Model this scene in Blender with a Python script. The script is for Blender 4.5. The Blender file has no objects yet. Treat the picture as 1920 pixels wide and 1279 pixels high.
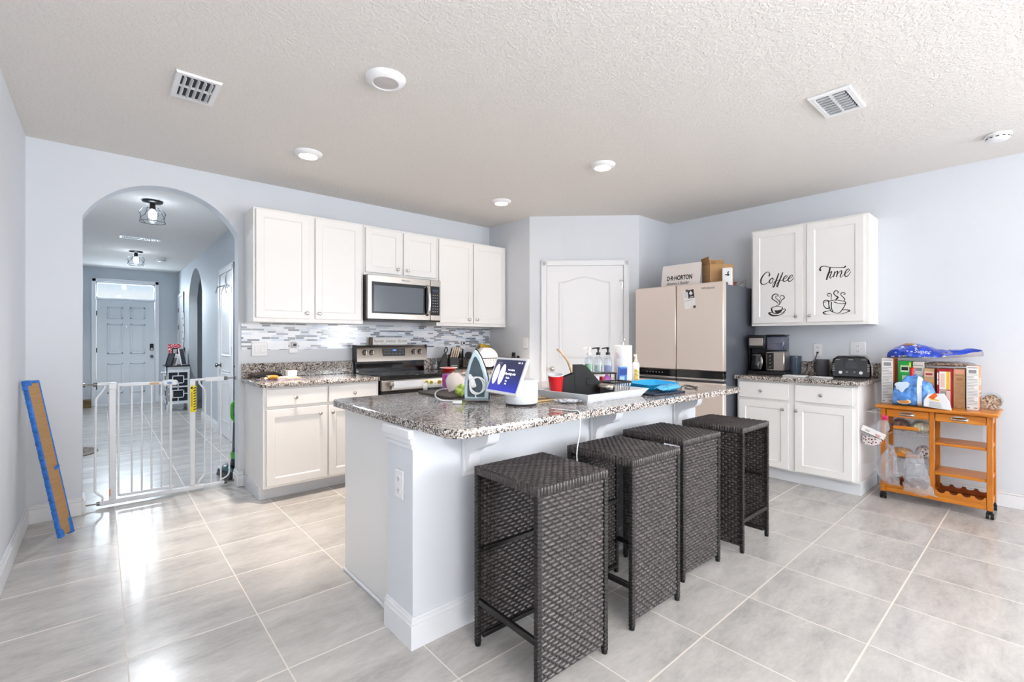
import bpy, math, random
from math import sin, cos, pi, radians, sqrt, atan2
from mathutils import Vector, Matrix

random.seed(11)
SC = bpy.context.scene
COL = SC.collection

# ------------------------------------------------------------------ camera numbers (1920 x 1279 frame)
FPX, CU, CV, EYE = 883.0, 960.0, 637.0, 1.25
YAW = math.atan(770 / 883.0)
_s, _c = sin(YAW), cos(YAW)


def on_z(u, v, z):
    d = (EYE - z) * FPX / (v - CV)
    r = d * (u - CU) / FPX
    return Vector((d * _s + r * _c, d * _c - r * _s, z))


def on_x(u, v, x):
    a = (u - CU) / FPX
    d = x / (_s + a * _c)
    return Vector((x, d * _c - d * a * _s, EYE - (v - CV) / FPX * d))


# ------------------------------------------------------------------ materials
def lin(c):
    return tuple(((x / 255) / 12.92 if x / 255 <= 0.04045 else ((x / 255 + 0.055) / 1.055) ** 2.4) for x in c) + (1.0,)


MATS = {}


class NT:
    """tiny node-tree helper"""

    def __init__(s, name):
        s.m = bpy.data.materials.new(name)
        s.m.use_nodes = True
        s.t = s.m.node_tree
        s.b = s.t.nodes['Principled BSDF']

    def n(s, kind, **kw):
        nd = s.t.nodes.new(kind)
        for k, v in kw.items():
            if k.startswith('_'):
                setattr(nd, k[1:], v)
            else:
                nd.inputs[k.replace('__', ' ')].default_value = v
        return nd

    def l(s, a, b):
        s.t.links.new(a, b)

    def obj(s, scale=(1, 1, 1), rot=(0, 0, 0), loc=(0, 0, 0)):
        tc = s.n('ShaderNodeTexCoord')
        mp = s.n('ShaderNodeMapping')
        mp.inputs['Scale'].default_value = scale
        mp.inputs['Rotation'].default_value = rot
        mp.inputs['Location'].default_value = loc
        s.l(tc.outputs['Object'], mp.inputs['Vector'])
        return mp.outputs['Vector']

    def ramp(s, fac, stops, const=False):
        r = s.n('ShaderNodeValToRGB')
        if const:
            r.color_ramp.interpolation = 'CONSTANT'
        e = r.color_ramp.elements
        while len(e) < len(stops):
            e.new(0.5)
        for el, (p, c) in zip(e, stops):
            el.position = p
            el.color = lin(c) if len(c) == 3 else c
        s.l(fac, r.inputs['Fac'])
        return r.outputs['Color']

    def noise(s, vec, scale, detail=4, rough=0.55, dist=0.0):
        n = s.n('ShaderNodeTexNoise')
        n.inputs['Scale'].default_value = scale
        n.inputs['Detail'].default_value = detail
        n.inputs['Roughness'].default_value = rough
        n.inputs['Distortion'].default_value = dist
        s.l(vec, n.inputs['Vector'])
        return n.outputs['Fac']

    def math(s, op, a, b=None, c=None):
        n = s.n('ShaderNodeMath', _operation=op)
        for i, x in enumerate((a, b, c)):
            if x is None:
                continue
            if isinstance(x, (int, float)):
                n.inputs[i].default_value = x
            else:
                s.l(x, n.inputs[i])
        return n.outputs[0]

    def mix(s, f, a, b, mode='MIX'):
        n = s.n('ShaderNodeMix', _data_type='RGBA', _blend_type=mode)
        for sock, x in ((n.inputs[0], f), (n.inputs[6], a), (n.inputs[7], b)):
            if isinstance(x, (int, float)):
                sock.default_value = x
            elif isinstance(x, tuple):
                sock.default_value = lin(x) if len(x) == 3 else x
            else:
                s.l(x, sock)
        return n.outputs[2]

    def bump(s, h, strength, dist=0.01):
        n = s.n('ShaderNodeBump')
        n.inputs['Strength'].default_value = strength
        n.inputs['Distance'].default_value = dist
        s.l(h, n.inputs['Height'])
        s.l(n.outputs['Normal'], s.b.inputs['Normal'])

    def base(s, x):
        if isinstance(x, tuple):
            s.b.inputs['Base Color'].default_value = lin(x)
        else:
            s.l(x, s.b.inputs['Base Color'])

    def set(s, **kw):
        for k, v in kw.items():
            s.b.inputs[k.replace('__', ' ')].default_value = v


def M(name, col=(200, 200, 200), rough=0.5, metal=0.0, var=0.0, vscale=8.0, bump=0.0, bscale=60.0, coat=0.0, trans=0.0, alpha=1.0, emit=None, estr=1.0, ior=1.45, spec=0.5):
    """procedural principled material, with a little noise in colour and bump"""
    if name in MATS:
        return MATS[name]
    t = NT(name)
    t.set(Roughness=rough, Metallic=metal, IOR=ior)
    t.b.inputs['Specular IOR Level'].default_value = spec
    if coat:
        t.b.inputs['Coat Weight'].default_value = coat
        t.b.inputs['Coat Roughness'].default_value = 0.05
    if trans:
        t.b.inputs['Transmission Weight'].default_value = trans
    if alpha < 1:
        t.b.inputs['Alpha'].default_value = alpha
    if emit:
        t.b.inputs['Emission Color'].default_value = lin(emit)
        t.b.inputs['Emission Strength'].default_value = estr
    if var > 0:
        v = t.noise(t.obj(), vscale, 3)
        a = tuple(max(0, x * (1 - var)) for x in col)
        b = tuple(min(255, x * (1 + var)) for x in col)
        t.base(t.ramp(v, [(0.3, a), (0.7, b)]))
    else:
        t.base(tuple(col))
    if bump > 0:
        t.bump(t.noise(t.obj(), bscale, 3), bump, 0.004)
    MATS[name] = t.m
    return t.m


def clear(name, tint=(250, 252, 255), gloss=0.18, rough=0.08, milky=0.0, crinkle=0.0):
    """thin clear plastic or glass: mostly see-through with glossy glints"""
    if name in MATS:
        return MATS[name]
    t = NT(name)
    t.set(Roughness=rough, Metallic=1.0)
    t.base((225, 228, 232))
    if crinkle:
        t.bump(t.noise(t.obj(), 38, 4, .6, 1.2), crinkle, .02)
    tr = t.n('ShaderNodeBsdfTransparent')
    tr.inputs['Color'].default_value = lin(tint)
    mx = t.n('ShaderNodeMixShader')
    lw = t.n('ShaderNodeLayerWeight')
    lw.inputs['Blend'].default_value = 0.35
    f = t.math('MULTIPLY_ADD', t.math('POWER', lw.outputs['Facing'], 2.5), 0.6, gloss * .5)
    t.l(f, mx.inputs[0])
    t.l(tr.outputs[0], mx.inputs[1])
    t.l(t.b.outputs[0], mx.inputs[2])
    last = mx.outputs[0]
    if milky:
        df = t.n('ShaderNodeBsdfTranslucent')
        d2 = t.n('ShaderNodeBsdfDiffuse')
        df.inputs['Color'].default_value = d2.inputs['Color'].default_value = lin(tint)
        m1, m2 = t.n('ShaderNodeMixShader'), t.n('ShaderNodeMixShader')
        m1.inputs[0].default_value = .5
        t.l(df.outputs[0], m1.inputs[1]); t.l(d2.outputs[0], m1.inputs[2])
        m2.inputs[0].default_value = milky
        t.l(last, m2.inputs[1]); t.l(m1.outputs[0], m2.inputs[2])
        last = m2.outputs[0]
    t.l(last, t.t.nodes['Material Output'].inputs['Surface'])
    MATS[name] = t.m
    return t.m


# ------------------------------------------------------------------ mesh builder
class B:
    def __init__(s):
        s.v, s.f, s.mi = [], [], []
        s.T = None

    def _a(s, vs, fs, m=0):
        o = len(s.v)
        if s.T is not None:
            vs = [s.T @ Vector(v) for v in vs]
        s.v += [tuple(v) for v in vs]
        for f in fs:
            s.f.append([o + i for i in f])
            s.mi.append(m)
        return s

    def quad(s, a, b, c, d, m=0):
        return s._a([a, b, c, d], [(0, 1, 2, 3)], m)

    def box(s, x0, x1, y0, y1, z0, z1, bev=0.0, m=0):
        if x1 < x0: x0, x1 = x1, x0
        if y1 < y0: y0, y1 = y1, y0
        if z1 < z0: z0, z1 = z1, z0
        b = min(bev, (x1 - x0) * .49, (y1 - y0) * .49, (z1 - z0) * .49)
        if b <= 0:
            vs = [(x, y, z) for z in (z0, z1) for y in (y0, y1) for x in (x0, x1)]
            return s._a(vs, [(0, 2, 3, 1), (4, 5, 7, 6), (0, 1, 5, 4), (2, 6, 7, 3), (0, 4, 6, 2), (1, 3, 7, 5)], m)
        C = ((x0, x1), (y0, y1), (z0, z1))
        vs, idx = [], {}
        for i in (0, 1):
            for j in (0, 1):
                for k in (0, 1):
                    P0 = (C[0][i], C[1][j], C[2][k])
                    sg = (1 if i == 0 else -1, 1 if j == 0 else -1, 1 if k == 0 else -1)
                    for ax in range(3):
                        p = [P0[q] + (0 if q == ax else sg[q] * b) for q in range(3)]
                        idx[(i, j, k, ax)] = len(vs)
                        vs.append(tuple(p))
        fs = []
        g = idx.get
        for a in (0, 1):
            for ax in range(3):
                o1, o2 = [q for q in range(3) if q != ax]
                loop = []
                for (p, q) in ((0, 0), (1, 0), (1, 1), (0, 1)):
                    key = [0, 0, 0]
                    key[ax], key[o1], key[o2] = a, p, q
                    loop.append(idx[(key[0], key[1], key[2], ax)])
                flip = (a == 0) != (ax == 1)
                fs.append(tuple(reversed(loop)) if flip else tuple(loop))
        for ax in range(3):
            o1, o2 = [q for q in range(3) if q != ax]
            for p in (0, 1):
                for q in (0, 1):
                    def k(a, axx):
                        key = [0, 0, 0]
                        key[ax], key[o1], key[o2] = a, p, q
                        return idx[(key[0], key[1], key[2], axx)]
                    fs.append((k(0, o1), k(1, o1), k(1, o2), k(0, o2)))
        for i in (0, 1):
            for j in (0, 1):
                for k in (0, 1):
                    fs.append((idx[(i, j, k, 0)], idx[(i, j, k, 1)], idx[(i, j, k, 2)]))
        return s._a(vs, fs, m)

    def prism(s, poly, h0, h1, axis='z', m=0, bev=0.0):
        """extrude a 2-D polygon; axis z: (x,y); y: (x,z); x: (y,z)"""
        def P(p, h):
            return {'z': (p[0], p[1], h), 'y': (p[0], h, p[1]), 'x': (h, p[0], p[1])}[axis]
        n = len(poly)
        if bev > 0:
            cx = sum(p[0] for p in poly) / n
            cy = sum(p[1] for p in poly) / n
            def sh(p):
                dx, dy = p[0] - cx, p[1] - cy
                L = sqrt(dx * dx + dy * dy) or 1
                return (p[0] - dx / L * bev, p[1] - dy / L * bev)
            rings = [([sh(p) for p in poly], h0), (poly, h0 + bev), (poly, h1 - bev), ([sh(p) for p in poly], h1)]
        else:
            rings = [(poly, h0), (poly, h1)]
        vs = [P(p, h) for pl, h in rings for p in pl]
        fs = [tuple(range(n - 1, -1, -1)), tuple(range((len(rings) - 1) * n, len(rings) * n))]
        for r in range(len(rings) - 1):
            for i in range(n):
                j = (i + 1) % n
                fs.append((r * n + i, r * n + j, (r + 1) * n + j, (r + 1) * n + i))
        return s._a(vs, fs, m)

    def cyl(s, p0, p1, r0, r1=None, n=16, m=0, caps=True):
        r1 = r0 if r1 is None else r1
        p0, p1 = Vector(p0), Vector(p1)
        d = (p1 - p0).normalized()
        a = d.orthogonal().normalized()
        b = d.cross(a)
        vs = []
        for p, r in ((p0, r0), (p1, r1)):
            for i in range(n):
                t = 2 * pi * i / n
                vs.append(p + a * (r * cos(t)) + b * (r * sin(t)))
        fs = [(i, (i + 1) % n, n + (i + 1) % n, n + i) for i in range(n)]
        if caps:
            fs += [tuple(range(n - 1, -1, -1)), tuple(range(n, 2 * n))]
        return s._a(vs, fs, m)

    def tube(s, pts, r, n=8, m=0, closed=False, flat=1.0):
        pts = [Vector(p) for p in pts]
        N = len(pts)
        rr = r if isinstance(r, (list, tuple)) else [r] * N
        up = None
        vs = []
        for i in range(N):
            if closed:
                t = (pts[(i + 1) % N] - pts[i - 1])
            else:
                t = pts[min(i + 1, N - 1)] - pts[max(i - 1, 0)]
            t = t.normalized() if t.length > 1e-9 else Vector((0, 0, 1))
            if up is None:
                up = t.orthogonal().normalized()
            up = (up - t * up.dot(t))
            up = up.normalized() if up.length > 1e-6 else t.orthogonal().normalized()
            b = t.cross(up)
            for k in range(n):
                a = 2 * pi * k / n
                vs.append(pts[i] + up * (rr[i] * cos(a)) + b * (rr[i] * sin(a) * flat))
        fs = []
        for i in range(N if closed else N - 1):
            j = (i + 1) % N
            for k in range(n):
                l = (k + 1) % n
                fs.append((i * n + k, i * n + l, j * n + l, j * n + k))
        if not closed:
            fs += [tuple(range(n - 1, -1, -1)), tuple(range((N - 1) * n, N * n))]
        return s._a(vs, fs, m)

    def lathe(s, prof, c=(0, 0, 0), n=28, m=0, cap0=True, cap1=True):
        vs, fs = [], []
        for r, z in prof:
            for i in range(n):
                t = 2 * pi * i / n
                vs.append((c[0] + r * cos(t), c[1] + r * sin(t), c[2] + z))
        for k in range(len(prof) - 1):
            for i in range(n):
                j = (i + 1) % n
                fs.append((k * n + i, k * n + j, (k + 1) * n + j, (k + 1) * n + i))
        if cap0: fs.append(tuple(range(n - 1, -1, -1)))
        if cap1: fs.append(tuple(range((len(prof) - 1) * n, len(prof) * n)))
        return s._a(vs, fs, m)

    def grid(s, fn, nu, nv, m=0):
        vs = [fn(i / nu, j / nv) for j in range(nv + 1) for i in range(nu + 1)]
        w = nu + 1
        fs = [(j * w + i, j * w + i + 1, (j + 1) * w + i + 1, (j + 1) * w + i) for j in range(nv) for i in range(nu)]
        return s._a(vs, fs, m)

    def blob(s, c, r, n=20, k=12, amp=0.0, seed=0, m=0, power=1.0):
        """squashed, slightly lumpy ellipsoid"""
        rnd = random.Random(seed)
        ph = [rnd.uniform(0, 6.28) for _ in range(6)]
        def sgn(x): return (abs(x) ** power) * (1 if x >= 0 else -1)
        vs = []
        for j in range(k + 1):
            th = pi * j / k
            for i in range(n):
                a = 2 * pi * i / n
                f = 1 + amp * (sin(3 * a + ph[0]) * sin(2 * th + ph[1]) + 0.6 * sin(5 * a + ph[2]) * sin(3 * th + ph[3]) + .5 * sin(9 * a + ph[4] + 4 * th))
                vs.append((c[0] + r[0] * f * sgn(sin(th)) * sgn(cos(a)), c[1] + r[1] * f * sgn(sin(th)) * sgn(sin(a)), c[2] - r[2] * f * sgn(cos(th))))
        fs = []
        for j in range(k):
            for i in range(n):
                l = (i + 1) % n
                fs.append((j * n + i, j * n + l, (j + 1) * n + l, (j + 1) * n + i))
        return s._a(vs, fs, m)

    def ribbon(s, pts, w, P, m=0, h=0.0008, sub=6):
        """flat calligraphic stroke: 2-D control points -> smooth ribbon mapped by P(a, b, height)"""
        n = len(pts)
        ww = w if isinstance(w, (list, tuple)) else [w] * n
        if len(ww) != n:
            ww = [ww[min(len(ww) - 1, int(i * len(ww) / n))] for i in range(n)]
        cp, cw = [], []
        for i in range(n - 1):
            p0, p1, p2, p3 = pts[max(i - 1, 0)], pts[i], pts[i + 1], pts[min(i + 2, n - 1)]
            for k in range(sub):
                t = k / sub
                q = [0.5 * (2 * p1[a] + (p2[a] - p0[a]) * t + (2 * p0[a] - 5 * p1[a] + 4 * p2[a] - p3[a]) * t * t + (3 * p1[a] - p0[a] - 3 * p2[a] + p3[a]) * t ** 3) for a in (0, 1)]
                cp.append(q)
                cw.append(ww[i] * (1 - t) + ww[i + 1] * t)
        cp.append(list(pts[-1])); cw.append(ww[-1])
        vs, N = [], len(cp)
        for i in range(N):
            dx = cp[min(i + 1, N - 1)][0] - cp[max(i - 1, 0)][0]
            dy = cp[min(i + 1, N - 1)][1] - cp[max(i - 1, 0)][1]
            L = sqrt(dx * dx + dy * dy) or 1
            nx, ny = -dy / L * cw[i] / 2, dx / L * cw[i] / 2
            for (e, hh) in ((1, 0), (1, h), (-1, h), (-1, 0)):
                vs.append(P(cp[i][0] + e * nx, cp[i][1] + e * ny, hh))
        fs = []
        for i in range(N - 1):
            for k in range(4):
                l = (k + 1) % 4
                fs.append((i * 4 + k, i * 4 + l, i * 4 + 4 + l, i * 4 + 4 + k))
        fs += [(0, 1, 2, 3), ((N - 1) * 4 + 3, (N - 1) * 4 + 2, (N - 1) * 4 + 1, (N - 1) * 4)]
        return s._a(vs, fs, m)

    def mesh(s, name, mats, sharp=38):
        me = bpy.data.meshes.new(name)
        me.from_pydata(s.v, [], s.f)
        for mm in (mats if isinstance(mats, (list, tuple)) else [mats]):
            me.materials.append(mm)
        me.polygons.foreach_set('material_index', s.mi)
        me.polygons.foreach_set('use_smooth', [True] * len(s.f))
        me.update()
        import bmesh
        bm = bmesh.new()
        bm.from_mesh(me)
        bmesh.ops.recalc_face_normals(bm, faces=bm.faces)
        bm.to_mesh(me)
        bm.free()
        me.set_sharp_from_angle(angle=radians(sharp))
        return me

    def build(s, name, mats, parent=None, world=False, label=None, sharp=38):
        o = bpy.data.objects.new(name, s.mesh(name, mats, sharp))
        COL.objects.link(o)
        if parent is not None:
            o.parent = parent
            if world and parent.type == 'EMPTY':
                o.matrix_parent_inverse = parent.matrix_basis.inverted()
        if label: o['label'] = label
        return o


def at(loc, rz=0.0, rx=0.0, ry=0.0, sc=1.0):
    return Matrix.Translation(Vector(loc)) @ Matrix.Rotation(rz, 4, 'Z') @ Matrix.Rotation(ry, 4, 'Y') @ Matrix.Rotation(rx, 4, 'X') @ Matrix.Scale(sc, 4)


def tag(o, label, cat, group=None, kind=None):
    o['label'] = label
    o['category'] = cat
    if group: o['group'] = group
    if kind: o['kind'] = kind
    return o


def thing(name, label, cat, loc=(0, 0, 0), rz=0.0, group=None):
    o = bpy.data.objects.new(name, None)
    o.empty_display_size = 0.05
    COL.objects.link(o)
    o.matrix_basis = Matrix.Translation(Vector(loc)) @ Matrix.Rotation(rz, 4, 'Z')
    return tag(o, label, cat, group)


def struct(o):
    o['kind'] = 'structure'
    return o


def copy_thing(root, loc, rz, label, group=None):
    r = root.copy()
    COL.objects.link(r)
    r.matrix_basis = Matrix.Translation(Vector(loc)) @ Matrix.Rotation(rz, 4, 'Z')
    r['label'] = label
    if group: r['group'] = group
    for ch in list(root.children):
        c = ch.copy()
        COL.objects.link(c)
        c.parent = r
        for g in list(ch.children):
            d = g.copy()
            COL.objects.link(d)
            d.parent = c
    return r


def text_part(name, txt, size, mat, parent, M4, shear=0.0, world=False, extr=0.0004, align='CENTER', sx=1.0, spacing=1.0, bold=0.0):
    """lettering as a thin mesh part placed by the 4x4 matrix M4 (text lies in its local xy plane)"""
    cu = bpy.data.curves.new(name, 'FONT')
    cu.body = txt
    cu.size = size
    cu.shear = shear
    cu.extrude = extr
    cu.offset = bold
    cu.align_x = align
    cu.align_y = 'CENTER'
    cu.space_character = spacing
    tmp = bpy.data.objects.new(name + '_tmp', cu)
    COL.objects.link(tmp)
    bpy.context.view_layer.update()
    me = bpy.data.meshes.new_from_object(tmp.evaluated_get(bpy.context.evaluated_depsgraph_get()))
    bpy.data.objects.remove(tmp)
    me.transform(M4 @ Matrix.Diagonal((sx, 1, 1, 1)))
    me.materials.clear()
    me.materials.append(mat)
    o = bpy.data.objects.new(name, me)
    COL.objects.link(o)
    o.parent = parent
    if world and parent is not None and parent.type == 'EMPTY':
        o.matrix_parent_inverse = parent.matrix_basis.inverted()
    return o


def frame_mat(origin, xdir, ydir):
    """matrix taking local xy to the plane spanned by xdir (right) and ydir (up)"""
    x, y = Vector(xdir).normalized(), Vector(ydir).normalized()
    z = x.cross(y)
    m = Matrix((x, y, z)).transposed().to_4x4()
    m.translation = Vector(origin)
    return m


def rrect(x0, x1, y0, y1, r, n=5, corners=(1, 1, 1, 1)):
    """rounded rectangle polygon, counter-clockwise from lower-left; corners: ll, lr, ur, ul"""
    out = []
    for (cx, cy, a0, on, px, py) in ((x0 + r, y0 + r, pi, corners[0], x0, y0), (x1 - r, y0 + r, 1.5 * pi, corners[1], x1, y0), (x1 - r, y1 - r, 0, corners[2], x1, y1), (x0 + r, y1 - r, .5 * pi, corners[3], x0, y1)):
        if not on:
            out.append((px, py)); continue
        for i in range(n + 1):
            a = a0 + .5 * pi * i / n
            out.append((cx + r * cos(a), cy + r * sin(a)))
    return out


def arc_pts(pts, sub=8):
    """Catmull-Rom through 3-D points"""
    pts = [Vector(p) for p in pts]
    n = len(pts)
    out = []
    for i in range(n - 1):
        p0, p1, p2, p3 = pts[max(i - 1, 0)], pts[i], pts[i + 1], pts[min(i + 2, n - 1)]
        for k in range(sub):
            t = k / sub
            out.append(0.5 * (2 * p1 + (p2 - p0) * t + (2 * p0 - 5 * p1 + 4 * p2 - p3) * t * t + (3 * p1 - p0 - 3 * p2 + p3) * t ** 3))
    out.append(pts[-1])
    return out
# ================================================================== shared materials
def make_wall(name, col, b=0.12):
    t = NT(name)
    t.set(Roughness=0.6)
    v = t.noise(t.obj(), 2.0, 3)
    t.base(t.ramp(v, [(0.2, tuple(x * .985 for x in col)), (0.8, col)]))
    t.bump(t.noise(t.obj(), 70, 4, .6), b, 0.003)
    return t.m


m_wall = make_wall('wall_paint', (221, 225, 231))
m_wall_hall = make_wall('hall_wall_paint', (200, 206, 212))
m_trim = M('white_trim_paint', (236, 237, 240), 0.35)
m_cab = M('white_cabinet_paint', (240, 238, 236), 0.32)
m_cab_in = M('cabinet_shadow_gap', (196, 192, 188), 0.5)
m_isl = make_wall('island_paint', (222, 225, 230), 0.06)
m_door = M('door_paint', (236, 236, 238), 0.35)


def make_ceiling():
    t = NT('knockdown_ceiling')
    t.set(Roughness=0.85)
    t.base((230, 226, 222))
    vec = t.obj()
    n = t.noise(vec, 58, 3, .5, .5)
    h = t.ramp(n, [(0.44, (0, 0, 0)), (0.60, (255, 255, 255))])
    t.bump(h, 0.40, 0.004)
    return t.m


m_ceil = make_ceiling()
m_ceil_hall = make_ceiling()


def make_floor():
    t = NT('grey_floor_tile')
    px, py, ox, oy = 0.4585, 0.470, 0.0765, 0.497
    tc = t.n('ShaderNodeTexCoord')
    sp = t.n('ShaderNodeSeparateXYZ')
    t.l(tc.outputs['Object'], sp.inputs[0])
    gx = t.math('DIVIDE', t.math('SUBTRACT', sp.outputs[0], ox), px)
    gy = t.math('DIVIDE', t.math('SUBTRACT', sp.outputs[1], oy), py)
    def edge(g, p):
        f = t.math('SUBTRACT', g, t.math('ROUND', g))
        return t.math('MULTIPLY', t.math('ABSOLUTE', f), p)
    grout = t.math('MAXIMUM', t.math('LESS_THAN', edge(gx, px), 0.0026), t.math('LESS_THAN', edge(gy, py), 0.0036))
    cmb = t.n('ShaderNodeCombineXYZ')
    t.l(t.math('FLOOR', gx), cmb.inputs[0]); t.l(t.math('FLOOR', gy), cmb.inputs[1])
    wn = t.n('ShaderNodeTexWhiteNoise')
    t.l(cmb.outputs[0], wn.inputs['Vector'])
    off = t.n('ShaderNodeVectorMath', _operation='SCALE')
    t.l(wn.outputs['Color'], off.inputs[0]); off.inputs['Scale'].default_value = 7.0
    add = t.n('ShaderNodeVectorMath', _operation='ADD')
    t.l(tc.outputs['Object'], add.inputs[0]); t.l(off.outputs[0], add.inputs[1])
    mp = t.n('ShaderNodeMapping')
    mp.inputs['Rotation'].default_value = (0, 0, radians(-28))
    mp.inputs['Scale'].default_value = (1.0, 2.6, 1)
    t.l(add.outputs[0], mp.inputs['Vector'])
    vein = t.noise(mp.outputs[0], 2.6, 10, .74, .25)
    fine = t.noise(mp.outputs[0], 26, 4, .6)
    v = t.math('MULTIPLY_ADD', fine, 0.20, t.math('MULTIPLY', vein, 0.90))
    tile = t.ramp(v, [(0.32, (158, 154, 151)), (0.52, (186, 182, 178)), (0.75, (209, 205, 201))])
    br = t.math('MULTIPLY_ADD', wn.outputs['Value'], 0.05, 0.975)
    sc = t.n('ShaderNodeVectorMath', _operation='SCALE')
    t.l(tile, sc.inputs[0]); t.l(br, sc.inputs['Scale'])
    t.base(t.mix(grout, sc.outputs[0], (220, 212, 203)))
    r = t.math('MULTIPLY_ADD', vein, 0.14, 0.15)
    t.l(t.math('MULTIPLY_ADD', grout, 0.4, r), t.b.inputs['Roughness'])
    h = t.math('SUBTRACT', 1.0, t.math('MULTIPLY', grout, 1.0))
    t.bump(h, 0.2, 0.002)
    return t.m


m_floor = make_floor()


def make_granite():
    t = NT('speckled_granite')
    vec = t.obj()
    vo = t.n('ShaderNodeTexVoronoi')
    vo.inputs['Scale'].default_value = 180
    t.l(vec, vo.inputs['Vector'])
    sep = t.n('ShaderNodeSeparateColor')
    t.l(vo.outputs['Color'], sep.inputs[0])
    big = t.noise(vec, 24, 5, .7)
    f = t.math('ADD', t.math('MULTIPLY', sep.outputs[0], 0.75), t.math('MULTIPLY', t.math('SUBTRACT', big, 0.5), 0.9))
    c = t.ramp(f, [(0.0, (26, 24, 26)), (0.10, (58, 54, 54)), (0.17, (112, 102, 97)), (0.27, (158, 146, 138)), (0.40, (188, 176, 166)), (0.54, (208, 202, 198)), (0.66, (232, 228, 224)), (0.76, (182, 158, 142))], True)
    t.base(c)
    t.set(Roughness=0.10)
    t.b.inputs['Specular IOR Level'].default_value = 0.6
    return t.m


m_granite = make_granite()


def make_mosaic():
    t = NT('glass_mosaic_tile')
    tc = t.n('ShaderNodeTexCoord')
    sp = t.n('ShaderNodeSeparateXYZ')
    t.l(tc.outputs['Object'], sp.inputs[0])
    cm = t.n('ShaderNodeCombineXYZ')
    t.l(sp.outputs[0], cm.inputs[0]); t.l(sp.outputs[2], cm.inputs[1])
    br = t.n('ShaderNodeTexBrick')
    br.offset = 0.37; br.offset_frequency = 2; br.squash = 0.72; br.squash_frequency = 3
    for k, v in (('Scale', 1.0), ('Mortar Size', 0.0016), ('Mortar Smooth', 0.1), ('Bias', 0.0), ('Brick Width', 0.098), ('Row Height', 0.0182)):
        br.inputs[k].default_value = v
    br.inputs['Color1'].default_value = (0, 0, 0, 1); br.inputs['Color2'].default_value = (1, 1, 1, 1)
    br.inputs['Mortar'].default_value = (0.5, 0.5, 0.5, 1)
    t.l(cm.outputs[0], br.inputs['Vector'])
    c = t.ramp(br.outputs['Color'], [(0.0, (112, 118, 128)), (0.14, (146, 152, 162)), (0.27, (206, 214, 226)), (0.34, (232, 236, 242)), (0.6, (198, 212, 230)), (0.72, (226, 232, 240)), (0.88, (132, 138, 148))], True)
    t.base(t.mix(br.outputs['Fac'], c, (226, 228, 232)))
    t.set(Roughness=0.12)
    t.bump(t.math('SUBTRACT', 1.0, br.outputs['Fac']), 0.4, 0.002)
    return t.m


m_mosaic = make_mosaic()


def make_steel(name, col=(196, 190, 184), rough=0.28, axis=2):
    t = NT(name)
    sc = [260, 260, 260]
    sc[axis] = 3
    n = t.noise(t.obj(tuple(sc)), 1.0, 3)
    t.base(tuple(col))
    t.set(Metallic=1.0)
    t.l(t.math('MULTIPLY_ADD', n, 0.16, rough - .06), t.b.inputs['Roughness'])
    MATS[name] = t.m
    return t.m


m_steel = make_steel('brushed_steel', (178, 171, 165), .3, 0)
m_fridge = make_steel('fridge_steel', (240, 226, 216), .40, 2)
m_fridge.node_tree.nodes['Principled BSDF'].inputs['Metallic'].default_value = .6
m_chrome = M('polished_nickel', (205, 203, 200), 0.16, 1.0)
m_nickel_dark = M('dark_nickel', (120, 117, 114), 0.25, 1.0)
m_black = M('black_plastic', (20, 20, 22), 0.35)
m_blackgloss = M('black_glass', (10, 10, 12), 0.06, coat=.5)
m_blackmetal = M('black_metal', (22, 20, 20), 0.4)
m_dark = M('dark_grey_plastic', (58, 60, 66), 0.4)
m_white = M('white_plastic', (238, 238, 240), 0.3)
m_whitepaint = M('white_powder_coat', (240, 242, 246), 0.25)
m_paper = M('white_paper', (236, 234, 232), 0.7)
m_ink = M('dark_print', (44, 42, 44), 0.6)
m_greyink = M('grey_print', (150, 148, 150), 0.7)
m_red = M('red_plastic', (206, 20, 30), 0.22, coat=.3)
m_glass = clear('clear_glass', (242, 247, 250), 0.10, 0.04)
m_film = clear('clear_plastic_film', (240, 241, 244), 0.14, 0.16, .05, .8)


def make_wicker(name, a, b, c):
    t = NT(name)
    vec = t.obj((1, 1, 1))
    n = t.noise(vec, 55, 3, .6)
    g = t.noise(t.obj((12, 12, 300)), 1.0, 2)
    f = t.math('MULTIPLY_ADD', g, 0.4, t.math('MULTIPLY', n, 0.6))
    t.base(t.ramp(f, [(0.35, a), (0.5, b), (0.66, c)]))
    t.set(Roughness=0.33)
    return t.m


m_wicker = make_wicker('brown_resin_wicker', (38, 33, 33), (60, 53, 53), (92, 84, 83))
m_wicker_dark = M('dark_wicker_binding', (30, 26, 26), 0.45, var=.25, vscale=90)


def make_wood(name, a, b, c, rough=0.3, axis=1):
    t = NT(name)
    sc = [14, 14, 14]
    sc[axis] = 1.4
    n = t.noise(t.obj(tuple(sc)), 2.2, 6, .6, .9)
    t.base(t.ramp(n, [(0.3, a), (0.52, b), (0.75, c)]))
    t.set(Roughness=rough)
    return t.m


m_oak = make_wood('honey_oak', (178, 100, 24), (204, 124, 32), (218, 146, 50), .28, 1)
m_oak_v = make_wood('honey_oak_upright', (174, 94, 22), (198, 118, 30), (212, 138, 46), .28, 2)
m_oak_dark = make_wood('dark_oak_shelf', (104, 44, 14), (132, 60, 22), (150, 76, 32), .35, 1)


def make_card(name='brown_cardboard', a=(172, 132, 88), b=(190, 150, 104)):
    t = NT(name)
    n = t.noise(t.obj((1, 1, 30)), 6, 3)
    t.base(t.ramp(n, [(0.3, a), (0.7, b)]))
    t.set(Roughness=0.8)
    return t.m


m_card = make_card()
m_card_in = make_card('cardboard_inside', (150, 112, 72), (166, 126, 84))
# ================================================================== the setting
XL, XR, YB, H = -0.386, 5.10, 4.555, 2.625
YREAR, YEND, XH = -6.0, 11.86, 1.20

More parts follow.
